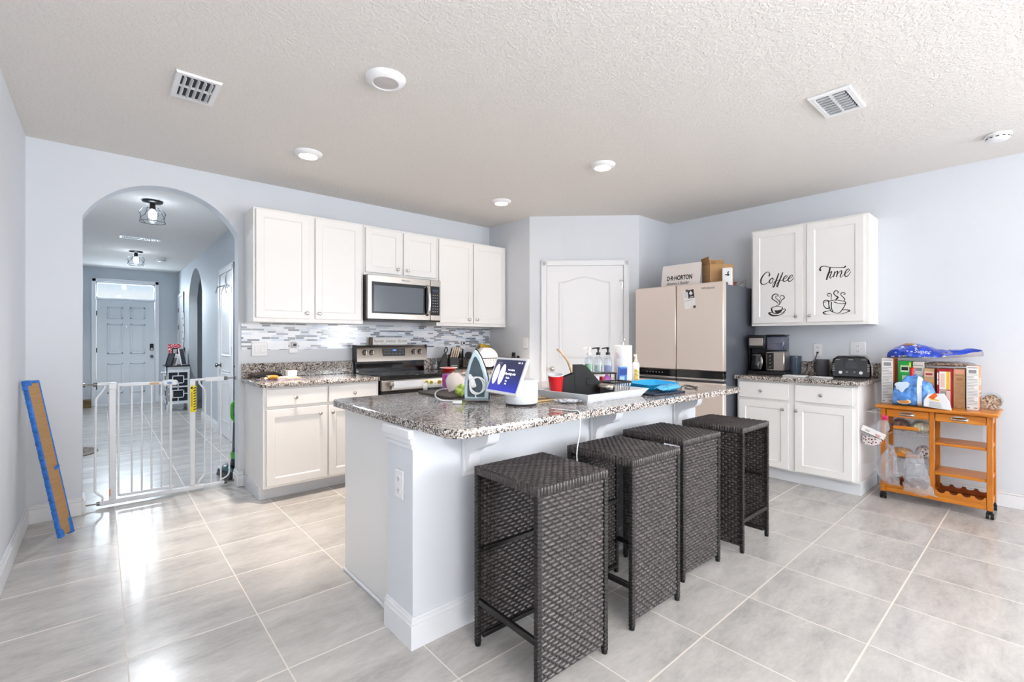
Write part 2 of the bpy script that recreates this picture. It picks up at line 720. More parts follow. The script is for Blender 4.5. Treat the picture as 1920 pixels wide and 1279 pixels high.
struct(B().box(-0.6, 5.3, YREAR - .2, 12.1, -0.1, 0.0).build('floor', m_floor))
struct(B().box(-0.55, 5.3, YREAR - .2, 12.1, H, H + .1).build('ceiling', m_ceil))
struct(B().box(XL - .12, XL, YREAR - .12, YB + .145, 0, H).build('wall_left', m_wall))
struct(B().box(XR, XR + .12, -3.05, YB + .145, 0, H).box(XR, XR + .12, YREAR - .12, -5.55, 0, H).box(XR, XR + .12, -5.55, -3.05, 0, .3).box(XR, XR + .12, -5.55, -3.05, 2.3, H).build('wall_right', m_wall))

# back wall with the arched opening
ac, ahw, asp, aap = 0.3885, 0.4915, 2.134, 2.445
ar = (ahw ** 2 + (aap - asp) ** 2) / (2 * (aap - asp))
acz = aap - ar
a0 = math.asin(ahw / ar)
arch = [(ac + ar * sin(-a0 + 2 * a0 * i / 36), acz + ar * cos(-a0 + 2 * a0 * i / 36)) for i in range(37)]
poly = [(XL, 0), (ac - ahw, 0)] + arch + [(ac + ahw, 0), (3.6, 0), (3.6, H), (XL, H)]
struct(B().prism(poly, YB, YB + .145, 'y').build('wall_back', m_wall))
# corner pantry: side, diagonal and return in one run of wall
PA, PB_ = Vector((3.605, 3.835)), Vector((4.47, 2.995))
struct(B().prism([(PA.x, YB), (PA.x, PA.y), (PB_.x, PB_.y), (XR, PB_.y), (XR, YB)], 0, H, 'z').build('wall_pantry', m_wall))

# rear wall behind the camera with a sliding-door opening and a window
b = B()
for (x0, x1, z0, z1) in ((XL, 1.9, 0, H), (4.9, XR, 0, H), (1.9, 4.9, 2.2, H)):
    b.box(x0, x1, YREAR - .12, YREAR, z0, z1)
struct(b.build('wall_rear', m_wall))

# hallway
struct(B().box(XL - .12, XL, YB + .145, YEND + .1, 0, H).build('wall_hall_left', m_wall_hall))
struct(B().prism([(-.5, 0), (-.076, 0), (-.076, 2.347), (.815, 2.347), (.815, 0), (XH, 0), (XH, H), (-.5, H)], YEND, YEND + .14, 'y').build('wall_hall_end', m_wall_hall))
hc, hhw, hsp, hap = 9.57, 0.75, 2.02, 2.46
hr = (hhw ** 2 + (hap - hsp) ** 2) / (2 * (hap - hsp))
hcz, ha0 = hap - hr, math.asin(min(1, hhw / hr))
harch = [(hc + hr * sin(-ha0 + 2 * ha0 * i / 30), hcz + hr * cos(-ha0 + 2 * ha0 * i / 30)) for i in range(31)]
poly = [(YB + .145, 0), (hc - hhw, 0)] + harch + [(hc + hhw, 0), (YEND + .14, 0), (YEND + .14, H), (YB + .145, H)]
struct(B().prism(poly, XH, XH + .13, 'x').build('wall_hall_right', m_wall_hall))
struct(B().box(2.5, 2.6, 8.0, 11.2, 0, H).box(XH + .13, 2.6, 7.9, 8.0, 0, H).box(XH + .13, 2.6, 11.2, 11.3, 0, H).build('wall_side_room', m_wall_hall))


# ---------------- baseboards
def skirting(name, segs, h=0.125):
    """segs: (p, q, nx, ny): runs of moulded baseboard standing off the wall towards (nx, ny)"""
    b = B()
    for (x0, y0), (x1, y1), nx, ny in segs:
        for t, z0, z1, bv in ((.016, 0, h - .028, .002), (.011, h - .028, h - .010, .003), (.007, h - .010, h, .002)):
            L = sqrt((x1 - x0) ** 2 + (y1 - y0) ** 2)
            b.T = Matrix.Translation((x0, y0, 0)) @ Matrix.Rotation(atan2(y1 - y0, x1 - x0), 4, 'Z')
            side = (x1 - x0) * ny - (y1 - y0) * nx
            b.box(0, L, 0, t if side > 0 else -t, z0, z1, bv)
            b.T = None
    return struct(b.build(name, m_trim))


skirting('baseboard_left', [((XL, YREAR), (XL, YB), 1, 0)])
skirting('baseboard_back', [((XL, YB), (-.103, YB), 0, -1), ((-.103, YB - .016), (-.103, YB + .145), 1, 0)])
skirting('baseboard_back_pier', [((.88, YB), (.918, YB), 0, -1), ((.88, YB - .016), (.88, YB + .145), -1, 0)])
skirting('baseboard_right', [((XR, YREAR), (XR, 0.985), -1, 0)])
skirting('baseboard_hall_right', [((XH, 7.38), (XH, hc - hhw), -1, 0), ((XH, hc + hhw), (XH, YEND), -1, 0), ((XH, YB + .15), (XH, 6.38), -1, 0)])
skirting('baseboard_hall_end', [((XL, YEND), (-.155, YEND), 0, -1), ((.88, YEND), (XH, YEND), 0, -1)])
skirting('baseboard_pantry', [((PA.x + .0, PA.y), (PA.x + .07, PA.y - .067), -.69, -.72)])


# ---------------- doors
def moulding(b, x0, x1, z0, z1, y=0.0, w=.018, d=.006, field=True):
    """a raised moulding rectangle with a raised field, on a door face at y looking to -y"""
    b.box(x0, x1, y - d, y, z0, z0 + w, .003)
    b.box(x0, x1, y - d, y, z1 - w, z1, .003)
    b.box(x0, x0 + w, y - d, y, z0, z1, .003)
    b.box(x1 - w, x1, y - d, y, z0, z1, .003)
    if field:
        b.box(x0 + w + .02, x1 - w - .02, y - .004, y, z0 + w + .02, z1 - w - .02, .004)
    return b


def casing(b, x0, x1, z1, w=.06, y=0.0, t=.018):
    b.box(x0 - w, x0, y - t, y, 0, z1 + w, .004)
    b.box(x1, x1 + w, y - t, y, 0, z1 + w, .004)
    b.box(x0 - w, x1 + w, y - t, y, z1, z1 + w, .004)
    b.box(x0 - w, x0 - w + .012, y - t - .004, y, 0, z1 + w, .002)
    b.box(x1 + w - .012, x1 + w, y - t - .004, y, 0, z1 + w, .002)
    b.box(x0 - w, x1 + w, y - t - .004, y, z1 + w - .012, z1 + w, .002)
    return b


def round_knob(b, p, out=(0, -1, 0), r=.028):
    p, o = Vector(p), Vector(out)
    b.cyl(p, p + o * .008, r * 1.05, r * 1.0, 18)
    b.cyl(p + o * .008, p + o * .035, r * .38, r * .42, 12)
    pts = [(0.035, .45), (.042, .85), (.052, 1.0), (.062, .9), (.068, .55), (.070, .1)]
    for (a, ra), (c_, rb) in zip(pts, pts[1:]):
        b.cyl(p + o * a, p + o * c_, r * ra, r * rb, 18, caps=False)
    b.cyl(p + o * .0695, p + o * .070, r * .12, r * .1, 12)
    return b


def hinge(b, x, z, y=-.006):
    b.cyl((x, y, z - .045), (x, y, z + .045), .006, n=8)
    b.box(x - .012, x + .012, y, y + .004, z - .044, z + .044)
    return b


# front door with transom at the hall end
fd = struct(B().box(-.07, .808, YEND - .004, YEND + .04, .012, 2.012, .002).build('door_1', make_wall('front_door_paint', (226, 231, 235), .02)))
b = B()
for (x0, x1) in ((.085, .315), (.425, .655)):
    for (z0, z1) in ((1.66, 1.88), (.98, 1.56), (.22, .80)):
        moulding(b, x0, x1, z0, z1, YEND - .004, .024, .014)
b.build('door_panel', fd.data.materials[0], fd)
b = B()
b.box(.73, .79, YEND - .026, YEND - .004, 1.04, 1.17, .008)
b.cyl((.76, YEND - .026, 1.065), (.76, YEND - .034, 1.065), .022, .020, 16, 1)
b.build('deadbolt_keypad', [m_black, m_chrome], fd)
round_knob(B(), (.76, YEND - .004, .92)).build('door_knob', m_nickel_dark, fd)
for z in (.35, 1.05, 1.75):
    hinge(B(), -.07, z, YEND - .008).build('hinge', m_nickel_dark, fd)
B().cyl((.37, YEND - .004, 1.50), (.37, YEND - .010, 1.50), .012, .009, 10).build('peephole', m_chrome, fd)
b = casing(B(), -.076, .815, 2.352, .065, YEND - .001)
b.box(-.076, .815, YEND - .020, YEND + .06, 2.014, 2.046, .003)
struct(b.build('trim_1', m_trim))
tr = struct(B().box(-.076, .815, YEND + .03, YEND + .036, 2.046, 2.347).build('window_1', m_glass))
b = B()
for args in ((-.076, .815, 2.046, 2.066), (-.076, .815, 2.327, 2.347), (-.076, -.056, 2.046, 2.347), (.795, .815, 2.046, 2.347)):
    b.box(args[0], args[1], YEND + .015, YEND + .05, args[2], args[3], .002)
b.build('window_frame', m_trim, tr)
# the porch that shows through the transom
struct(B().box(-3, 4, YEND + .2, YEND + 8, -.12, -.02).build('porch_floor', M('porch_concrete', (206, 204, 198), .9, var=.05)))

# pantry door on the diagonal wall
PANG = atan2(PB_.y - PA.y, PB_.x - PA.x)
pm = Matrix.Translation((PA.x, PA.y, 0)) @ Matrix.Rotation(PANG, 4, 'Z')
pd = struct(B().box(.193, 1.032, -.006, .02, .012, 2.068, .002).build('door_2', m_door))
pd.matrix_basis = pm


def arched_panel(b, x0, x1, z0, z1, rise, y):
    top = [(x0 + (x1 - x0) * i / 24, z1 + rise * .5 * (1 - cos(2 * pi * i / 24))) for i in range(25)]
    path = [(x0, y, z0)] + [(x, y, z) for x, z in top] + [(x1, y, z0)]
    b.tube([(x0, y, z0), (x1, y, z0)], .010, 8, flat=.8)
    b.tube([(x0, y, z0), (x0, y, z1)], .010, 8, flat=.8)
    b.tube([(x1, y, z0), (x1, y, z1)], .010, 8, flat=.8)
    b.tube([(x, y, z) for x, z in top], .010, 8, flat=.8)
    q = .035
    ins = [(x0 + q, z0 + q)] + [(x1 - q, z0 + q)] + [(min(max(x, x0 + q), x1 - q), z - q) for x, z in reversed(top)]
    b.prism(ins, y - .005, y + .004, 'y')
    return b


b = arched_panel(B(), .335, .885, 1.05, 1.885, .06, -.006)
moulding(b, .335, .885, .18, .86, -.006)
b.build('door_panel', m_door, pd)
round_knob(B(), (.252, -.006, .926), r=.027).build('door_knob', m_chrome, pd)
for z in (.3, 1.1, 1.86):
    hinge(B(), 1.030, z, -.012).build('hinge', m_chrome, pd)
B().tube([(1.03, -.014, 1.90), (1.0, -.06, 1.90), (.985, -.075, 1.895), (.98, -.07, 1.885)], .006, 8).build('hinge_stop', m_chrome, pd)
o = struct(casing(B(), .190, 1.036, 2.072, .06).build('trim_2', m_trim))
o.matrix_basis = pm

# closet door on the hall's right wall
cm = Matrix.Translation((XH, 7.29, 0)) @ Matrix.Rotation(-pi / 2, 4, 'Z')
cd = struct(B().box(0, .80, -.008, .03, .012, 2.10, .002).build('door_3', m_door))
cd.matrix_basis = cm
b = arched_panel(B(), .13, .67, 1.05, 1.90, .06, -.008)
moulding(b, .13, .67, .2, .86, -.008)
b.build('door_panel', m_door, cd)
round_knob(B(), (.075, -.008, .915), r=.03).build('door_knob', m_nickel_dark, cd)
for z in (.32, 1.12, 1.85):
    hinge(B(), .80, z, -.014).build('hinge', m_nickel_dark, cd)
o = struct(casing(B(), -.004, .804, 2.105, .075).build('trim_3', m_trim))
o.matrix_basis = cm
hk = thing('over_door_hook', 'silver over-the-door hook hanging on the hall closet door', 'hook', (XH, 6.80, 1.9))
B().box(XH - .013, XH - .010, 6.86, 6.92, 1.88, 2.11).build('hook_strap', m_chrome, hk, True)
b = B()
b.tube([(XH - .10, 6.99, 1.84), (XH - .09, 6.96, 1.915), (XH - .04, 6.90, 1.93), (XH - .04, 6.64, 1.93), (XH - .05, 6.62, 1.90), (XH - .05, 6.62, 1.82)], .008, 8)
b.build('hook_arm', m_chrome, hk, True)
# door leaf and casing at the far end of the hall's right wall
o = struct(B().box(0, .70, -.008, .03, .012, 2.10, .002).build('door_4', m_door))
o.matrix_basis = Matrix.Translation((XH, 11.72, 0)) @ Matrix.Rotation(-pi / 2, 4, 'Z')
hinge(B(), 0.0, 1.85, -.014).build('hinge', m_nickel_dark, o)
hinge(B(), 0.0, 1.5, -.014).build('hinge', m_nickel_dark, o)
o2 = struct(casing(B(), -.004, .704, 2.105, .07).build('trim_4', m_trim))
o2.matrix_basis = o.matrix_basis

# mosaic band on the back wall
struct(B().box(.90, 3.603, YB - .008, YB - .0005, 1.16, 1.397).build('wall_back_mosaic', m_mosaic))


# ---------------- ceiling fixtures
def downlight(name, x, y, label, lit=True, r=.098, watts=150):
    t = thing(name, label, 'light', (x, y, H), 0, 'recessed kitchen downlights' if lit else None)
    B().lathe([(r, -.0005), (r * .97, -.010), (r * .74, -.027), (r * .64, -.029), (r * .60, -.024)], (0, 0, 0), 40, cap1=False).build('trim_ring', m_white, t)
    mt = M('lit_lens', (255, 250, 240), .4, emit=(255, 238, 214), estr=22) if lit else M('unlit_lens', (196, 192, 190), .35)
    B().lathe([(.001, -.030), (r * .40, -.029), (r * .61, -.0245)], (0, 0, 0), 32, cap1=False).build('lens', mt, t)
    if lit:
        L = bpy.data.lights.new('downlight_lamp', 'SPOT')
        L.energy = watts; L.color = (1, .87, .75); L.spot_size = radians(58); L.spot_blend = .7; L.shadow_soft_size = .06
        o = bpy.data.objects.new('downlight_lamp', L)
        COL.objects.link(o)
        o.parent = t
        o.location = (0, 0, -.045)
    return t


downlight('downlight', 1.148, 3.598, 'lit round ceiling downlight nearest the white wall cabinets')
downlight('downlight', 2.968, 2.32, 'lit round ceiling downlight between the island and the fridge', watts=75)
downlight('downlight', 2.99, 3.59, 'smallest lit ceiling downlight, in front of the pantry corner', watts=130)
downlight('disc_light', 1.128, 2.306, 'unlit white round disc light on the ceiling above the island', False, .105)


def vent(name, x0, x1, y0, y1, label, along_x, n, banks, cat='vent', group=None, tilt=38):
    cx, cy = (x0 + x1) / 2, (y0 + y1) / 2
    t = thing(name, label, cat, (cx, cy, H), 0, group)
    w, d = x1 - x0, y1 - y0
    f = .028
    b = B()
    O_ = [(-w / 2, -d / 2), (w / 2, -d / 2), (w / 2, d / 2), (-w / 2, d / 2)]
    def rr(q, z): return [(x - q * (1 if x > 0 else -1), y - q * (1 if y > 0 else -1), z) for x, y in O_]
    vs = rr(0, -.001) + rr(0, -.006) + rr(.004, -.013) + rr(f - .003, -.013) + rr(f, -.010) + rr(f, -.001)
    b._a(vs, [(4 * r_ + i, 4 * r_ + (i + 1) % 4, 4 * r_ + 4 + (i + 1) % 4, 4 * r_ + 4 + i) for r_ in range(5) for i in range(4)])
    if banks == 2:
        if along_x: b.box(-.008, .008, -d / 2 + f, d / 2 - f, -.012, -.001, .002)
        else: b.box(-w / 2 + f, w / 2 - f, -.008, .008, -.012, -.001, .002)
    b.build('frame', m_white, t)
    B().box(-w / 2 + f * .6, w / 2 - f * .6, -d / 2 + f * .6, d / 2 - f * .6, -.003, -.001).build('duct_backing', M('duct_shadow', (58, 62, 72), .8), t)
    b = B()
    iw, idp = w - 2 * f, d - 2 * f
    for i in range(n):
        for k in range(banks):
            if along_x:      # slats run along y, stepped along x inside each bank
                L0 = -iw / 2 + k * iw / banks
                xx = L0 + iw / banks * (i + .5) / n
                b.T = at((xx, 0, -.010), 0, 0, radians(tilt))
                b.box(-.011, .011, -idp / 2, idp / 2, -.001, .001)
            else:
                L0 = -idp / 2 + k * idp / banks
                xx = -iw / 2 + iw * (i + .5) / n
                b.T = at((xx, L0 + idp / banks / 2, -.010), 0, 0, radians(tilt))
                b.box(-.011, .011, -idp / banks / 2 + .004, idp / banks / 2 - .004, -.001, .001)
            b.T = None
    b.build('louver_slats', m_white, t)
    return t


def vent_x(*a, **k): return vent(*a, **k)


vent('ceiling_vent', .287, .490, 2.918, 3.235, 'white louvered ceiling vent nearest the arched opening', False, 5, 2, tilt=62)
vent('ceiling_vent', 3.035, 3.375, .715, .918, 'white louvered ceiling vent beside the wall of coffee cabinets', False, 8, 2, tilt=-62)
vent('ceiling_vent', .18, .62, 8.02, 8.17, 'long narrow white return vent on the hall ceiling between two lamps', True, 7, 2)


def smoke(x, y, label):
    t = thing('smoke_detector', label, 'smoke detector', (x, y, H))
    B().lathe([(.066, -.001), (.068, -.010), (.066, -.014)], (0, 0, 0), 32).build('base_plate', m_white, t)
    B().lathe([(.056, -.0145), (.060, -.022), (.058, -.034), (.048, -.042), (.02, -.044)], (0, 0, 0), 32).build('cover', m_white, t)
    b = B()
    for i in range(12):
        a = 2 * pi * i / 12
        b.T = at((.0595 * cos(a), .0595 * sin(a), -.026), a)
        b.box(-.001, .001, -.008, .008, -.003, .003)
        b.T = None
    b.build('vent_slot', m_dark, t)


smoke(4.525, .237, 'white round smoke detector on the kitchen ceiling near the cart wall')
smoke(.78, 10.0, 'small white smoke detector on the hall ceiling beside the far lamp')


def hall_lamp(x, y, label):
    t = thing('ceiling_lamp', label, 'lamp', (x, y, H), 0, 'hall ceiling lamps')
    B().lathe([(.085, -.001), (.085, -.014), (.07, -.024), (.03, -.028)], (0, 0, 0), 28).build('canopy', m_black, t)
    B().cyl((0, 0, -.027), (0, 0, -.085), .022, .026, 16).build('socket', m_black, t)
    B().lathe([(.022, -.075), (.075, -.080), (.098, -.10), (.104, -.15), (.100, -.205), (.096, -.21)], (0, 0, 0), 24, cap0=False, cap1=False).build('glass_shade', clear('lamp_glass', (250, 252, 255), .06, .03), t)
    b = B()
    for i in range(6):
        a = 2 * pi * i / 6
        b.tube([(.08 * cos(a), .08 * sin(a), -.078), (.107 * cos(a), .107 * sin(a), -.12), (.107 * cos(a + .5), .107 * sin(a + .5), -.165), (.102 * cos(a), .102 * sin(a), -.212)], .003, 6)
    b.tube([(.104 * cos(2 * pi * i / 24), .104 * sin(2 * pi * i / 24), -.212) for i in range(24)], .004, 6, closed=True)
    b.build('wire_cage', m_nickel_dark, t)
    B().blob((0, 0, -.135), (.034, .034, .05), 16, 12).build('bulb', M('lit_bulb', (255, 255, 255), .4, emit=(236, 244, 255), estr=18), t)
    L = bpy.data.lights.new('hall_lamp_light', 'SPOT')
    L.spot_size = radians(160); L.spot_blend = .5
    L.energy = 58; L.color = (.88, .94, 1); L.shadow_soft_size = .05
    o = bpy.data.objects.new('hall_lamp_light', L)
    COL.objects.link(o); o.parent = t; o.location = (0, 0, -.20)


hall_lamp(.383, 5.86, 'lit glass cage ceiling lamp just inside the arched opening')
hall_lamp(.407, 9.37, 'lit glass cage ceiling lamp deep in the hall near the front door')


# ---------------- wall plates
def plate(name, label, loc, rz, w=.075, h=.118, kind='outlet', group=None, cat=None):
    t = thing(name, label, cat or ('light switch' if kind in ('switch', 'double') else 'outlet'), loc, rz, group)
    B().box(-w / 2, w / 2, -.007, -.0006, -h / 2, h / 2, .004).build('cover_plate', m_white, t)
    if kind == 'outlet':
        for z in (.024, -.024):
            o = B().prism(rrect(-.017, .017, z - .014, z + .014, .008), -.0095, -.006, 'y').build('receptacle', m_white, t)
            b = B()
            for x in (-.006, .006): b.box(x - .0012, x + .0012, -.0100, -.0090, z - .004, z + .006)
            b.box(-.002, .002, -.0100, -.0090, z - .011, z - .007)
            b.build('slot', m_dark, o)
    elif kind == 'switch':
        B().box(-.017, .017, -.011, -.006, -.033, .033, .003).build('rocker', m_white, t)
    elif kind == 'double':
        for x in (-.024, .024):
            B().box(x - .017, x + .017, -.011, -.006, -.033, .033, .003).build('rocker', m_white, t)
    elif kind == 'plug':
        B().prism(rrect(-.026, .026, -.010, .042, .02), -.035, -.007, 'y', bev=.004).build('plug_in_freshener', M('plug_grey', (206, 208, 212), .4), t)
        B().box(-.014, .014, -.038, -.034, .004, .028, .003).build('vent_window', m_dark, t)
    return t


plate('light_switch', 'white double rocker switch plate on the mosaic tile above the mail', (1.041, YB - .008, 1.166), 0, .125, .118, 'double')
plate('wall_outlet', 'white outlet with a plug-in air freshener on the mosaic tile', (1.322, YB - .008, 1.187), 0, .078, .12, 'plug', cat='outlet')
plate('wall_outlet', 'white outlet with a plug in it above the knife block', (3.19, YB - .008, 1.195), 0, .075, .12, 'plug')
plate('light_switch', 'single beige rocker switch on the pantry side wall above spice bottles', (PA.x, 3.895, 1.212), -pi / 2, .078, .12, 'switch')
plate('wall_outlet', 'white outlet above the dark grey mug on the coffee counter', (XR, 1.453, 1.154), -pi / 2, .075, .118, 'outlet')
plate('wall_outlet', 'white outlet on the wall directly above the toaster', (XR, 1.141, 1.170), -pi / 2, .115, .118, 'outlet')
# ================================================================== cabinets
def shaker(b, x0, x1, z0, z1, y0=-.020, t=.019, f=.058, rec=.008):
    """recessed-panel door slab: front at y0, looking to -y"""
    e = .002
    A = [(x0 + e, y0, z0 + e), (x1 - e, y0, z0 + e), (x1 - e, y0, z1 - e), (x0 + e, y0, z1 - e)]
    A2 = [(x0, y0 + e, z0), (x1, y0 + e, z0), (x1, y0 + e, z1), (x0, y0 + e, z1)]
    I = [(x0 + f, y0, z0 + f), (x1 - f, y0, z0 + f), (x1 - f, y0, z1 - f), (x0 + f, y0, z1 - f)]
    g = f + .007
    R = [(x0 + g, y0 + rec, z0 + g), (x1 - g, y0 + rec, z0 + g), (x1 - g, y0 + rec, z1 - g), (x0 + g, y0 + rec, z1 - g)]
    K = [(x0, y0 + t, z0), (x1, y0 + t, z0), (x1, y0 + t, z1), (x0, y0 + t, z1)]
    vs = A + A2 + I + R + K
    fs = []
    for i in range(4):
        j = (i + 1) % 4
        fs += [(4 + i, 4 + j, j, i), (i, j, 8 + j, 8 + i), (8 + i, 8 + j, 12 + j, 12 + i), (16 + i, 16 + j, 4 + j, 4 + i)]
    fs += [(12, 13, 14, 15), (19, 18, 17, 16)]
    return b._a(vs, fs)


def cab_knob(parent, x, z, y=-.020):
    b = B()
    b.cyl((x, y, z), (x, y - .014, z), .006, .005, 10)
    prof = [(-.012, .008), (-.016, .0135), (-.021, .0155), (-.025, .0135), (-.027, .007), (-.0275, .001)]
    for (a, r0), (c_, r1) in zip(prof, prof[1:]):
        b.cyl((x, y + a, z), (x, y + c_, z), r0, r1, 16, caps=False)
    return b.build('knob', m_chrome, parent)


def cabinet(name, label, loc, rz, W, D, Hc, doors=(), drawers=(), toe=None, group=None):
    t = thing(name, label, 'cabinet', loc, rz, group)
    b = B()
    b.box(0, W, 0, D, toe[2] if toe else 0, Hc, .0015)
    b.build('carcass', m_cab, t)
    if toe:
        B().box(toe[0], W - toe[3], toe[1], D, 0, toe[2] - .001, .002).build('toe_kick', M('toe_kick_paint', (226, 228, 232), .4), t)
    out = []
    for (x0, x1, z0, z1, kx, kz) in doors:
        d = shaker(B(), x0, x1, z0, z1).build('door', m_cab, t)
        cab_knob(d, kx, kz)
        out.append(d)
    for (x0, x1, z0, z1, kx, kz) in drawers:
        d = B().box(x0, x1, -.020, -.001, z0, z1, .003).build('drawer', m_cab, t)
        cab_knob(d, kx, kz)
    return t, out


# upper cabinets on the back wall
UY, UZ = 4.245, 1.396
cabinet('wall_cabinet', 'tall white two-door wall cabinet beside the arched opening', (.924, UY, UZ), 0, .926, YB - UY - .001, .934,
        [(.019, .433, .034, .916, .415, .082), (.487, .902, .034, .916, .519, .082)], group='white cabinets over the back counter')
cabinet('wall_cabinet', 'short white two-door wall cabinet directly above the microwave', (1.852, UY, 1.862), 0, .796, YB - UY - .001, .466,
        [(.016, .385, .026, .444, .344, .075), (.411, .780, .026, .444, .449, .075)], group='white cabinets over the back counter')
cabinet('wall_cabinet', 'tall white two-door wall cabinet next to the pantry wall', (2.650, UY, UZ), 0, .950, YB - UY - .001, .934,
        [(.021, .461, .034, .916, .406, .075), (.475, .930, .034, .916, .512, .075)], group='white cabinets over the back counter')
# base cabinets on the back wall
BY = 3.939
cabinet('base_cabinet', 'white base cabinet with two drawers beside the baby gate', (.925, BY, 0), 0, .932, YB - BY - .001, .884,
        [(.021, .478, .128, .711, .417, .652), (.491, .911, .128, .711, .517, .652)],
        [(.021, .478, .736, .868, .228, .797), (.491, .911, .736, .868, .703, .797)], (-.007, .108, .108, 0))
cabinet('base_cabinet', 'white base cabinet behind the island between range and pantry', (2.652, BY, 0), 0, .950, YB - BY - .001, .884,
        [(.021, .470, .128, .711, .417, .652), (.480, .930, .128, .711, .517, .652)],
        [(.021, .470, .736, .868, .245, .797), (.480, .930, .736, .868, .703, .797)], (0, .108, .108, 0))


def worktop(name, label, poly, z0, z1, splash):
    t = thing(name, label, 'countertop', (sum(p[0] for p in poly) / len(poly), sum(p[1] for p in poly) / len(poly), z0))
    B().prism(poly, z0, z1, 'z', bev=.004).build('slab', m_granite, t, True)
    for s in splash:
        B().box(*s, .003).build('backsplash', m_granite, t, True)
    return t


worktop('granite_countertop', 'speckled granite countertop with mail on it beside the baby gate', rrect(.900, 1.862, 3.905, YB - .001, .015, 3), .885, .920, [(.902, 1.862, YB - .025, YB - .001, .9205, 1.045)])
worktop('granite_countertop', 'speckled granite countertop holding the knife block right of the range', rrect(2.646, 3.603, 3.905, YB - .001, .015, 3), .885, .920,
        [(2.646, 3.603, YB - .025, YB - .001, .9205, 1.045), (3.580, 3.603, 3.95, YB - .026, .9205, 1.045)])

# right wall: coffee cabinets
RX = 4.78
cab, dd = cabinet('wall_cabinet', 'white wall cabinet with black coffee cup decals on its doors', (RX, 1.925, 1.38), -pi / 2, .930, XR - RX - .001, .922,
                  [(.018, .447, .026, .905, .398, .083), (.481, .900, .026, .905, .508, .083)])
m_decal = M('black_vinyl_decal', (34, 30, 30), .5)


def decal_map(u0, v0, k):
    def P(a, b_, h):
        w = on_x(u0 + a / k, v0 + b_ / k, 4.770)
        return (1.925 - w.y, -.0122 - h, w.z - 1.38)
    return P


def decal(name, strokes, u0, v0, parent, k=9.836, fills=()):
    b = B()
    P = decal_map(u0, v0, k)
    for i, (pts, w) in enumerate(strokes):
        b.ribbon(pts, [q * 1.22 + 1.5 for q in w], P, h=.0006 + .00003 * i)
    for f in fills:
        vs = [P(p[0], p[1], .0009) for p in f]
        b._a(vs, [tuple(range(len(vs)))])
    return b.build(name, m_decal, parent)


decal('coffee_lettering', [
    ([(312, 378), (326, 345), (318, 308), (285, 298), (240, 325), (196, 380), (165, 450), (172, 508), (212, 527), (268, 508), (335, 462)], [16, 18, 8, 7, 12, 18, 22, 18, 10, 7, 6]),
    ([(385, 402), (345, 430), (322, 472), (340, 506), (372, 488), (388, 440), (380, 408), (415, 440)], [8, 14, 18, 10, 8, 8, 8, 6]),
    ([(497, 318), (468, 400), (430, 500), (402, 572), (384, 562), (394, 512), (440, 458), (520, 440)], [14, 18, 20, 16, 7, 6, 6, 6]),
    ([(572, 304), (532, 400), (490, 500), (470, 566), (452, 552), (468, 506), (512, 462), (582, 442)], [14, 18, 20, 16, 7, 6, 6, 6]),
    ([(578, 432), (622, 412), (652, 376), (636, 360), (602, 388), (576, 440), (594, 472), (640, 452), (668, 428)], [6, 6, 8, 8, 14, 18, 12, 8, 6]),
    ([(668, 428), (722, 402), (752, 366), (736, 350), (696, 384), (666, 440), (690, 472), (740, 444), (772, 400)], [6, 6, 8, 8, 14, 18, 12, 8, 6])], 1410, 480, dd[0])
decal('coffee_cup_decal', [
    ([(494, 745), (472, 712), (430, 702), (382, 736), (374, 788), (420, 824), (460, 850), (474, 880)], [5, 10, 13, 15, 15, 12, 14, 5]),
    ([(508, 772), (538, 732), (580, 736), (598, 776), (548, 816), (526, 868), (490, 905), (440, 920)], [6, 8, 12, 13, 11, 10, 11, 6]),
    ([(494, 745), (450, 738), (440, 776), (478, 810), (504, 846), (500, 885)], [6, 8, 9, 9, 9, 5]),
    ([(538, 775), (520, 800), (508, 838), (506, 870)], [5, 7, 7, 5]),
    ([(362, 962), (398, 942), (465, 932), (530, 936), (566, 954), (545, 970)], [9, 10, 7, 6, 9, 6]),
    ([(362, 962), (368, 1008), (396, 1052), (452, 1066), (518, 1044), (556, 990), (566, 954)], [20, 24, 14, 9, 10, 13, 11]),
    ([(570, 990), (604, 976), (616, 1002), (580, 1036), (530, 1058)], [7, 10, 12, 9, 6]),
    ([(306, 1052), (352, 1086), (420, 1102), (500, 1092), (570, 1064), (606, 1030)], [20, 28, 18, 11, 9, 6]),
    ([(306, 1052), (340, 1040), (372, 1050)], [10, 12, 6])], 1410, 480, dd[0],
    fills=([(414, 1002), (470, 1004), (562, 984), (548, 1022), (512, 1056), (470, 1064), (436, 1052)],))
decal('time_lettering', [
    ([(292, 268), (270, 252), (290, 206), (350, 188), (430, 206), (520, 214), (640, 214), (710, 214), (748, 186)], [30, 26, 14, 9, 8, 8, 8, 14, 24]),
    ([(460, 212), (442, 290), (412, 370), (390, 442)], [20, 24, 24, 20]),
    ([(444, 322), (490, 284), (470, 345), (452, 396), (474, 408), (508, 366)], [5, 12, 15, 14, 7, 5]),
    ([(548, 284), (534, 340), (516, 394)], [14, 17, 14]),
    ([(518, 392), (548, 320), (596, 280), (594, 320), (574, 390)], [5, 6, 12, 17, 14]),
    ([(574, 390), (606, 320), (664, 272), (672, 300), (646, 376), (664, 392), (702, 348)], [5, 6, 10, 17, 14, 7, 5]),
    ([(702, 348), (778, 302), (814, 262), (794, 238), (752, 276), (728, 342), (750, 382), (796, 356), (842, 288)], [5, 6, 8, 9, 15, 18, 12, 8, 6])], 1510, 480, dd[1])
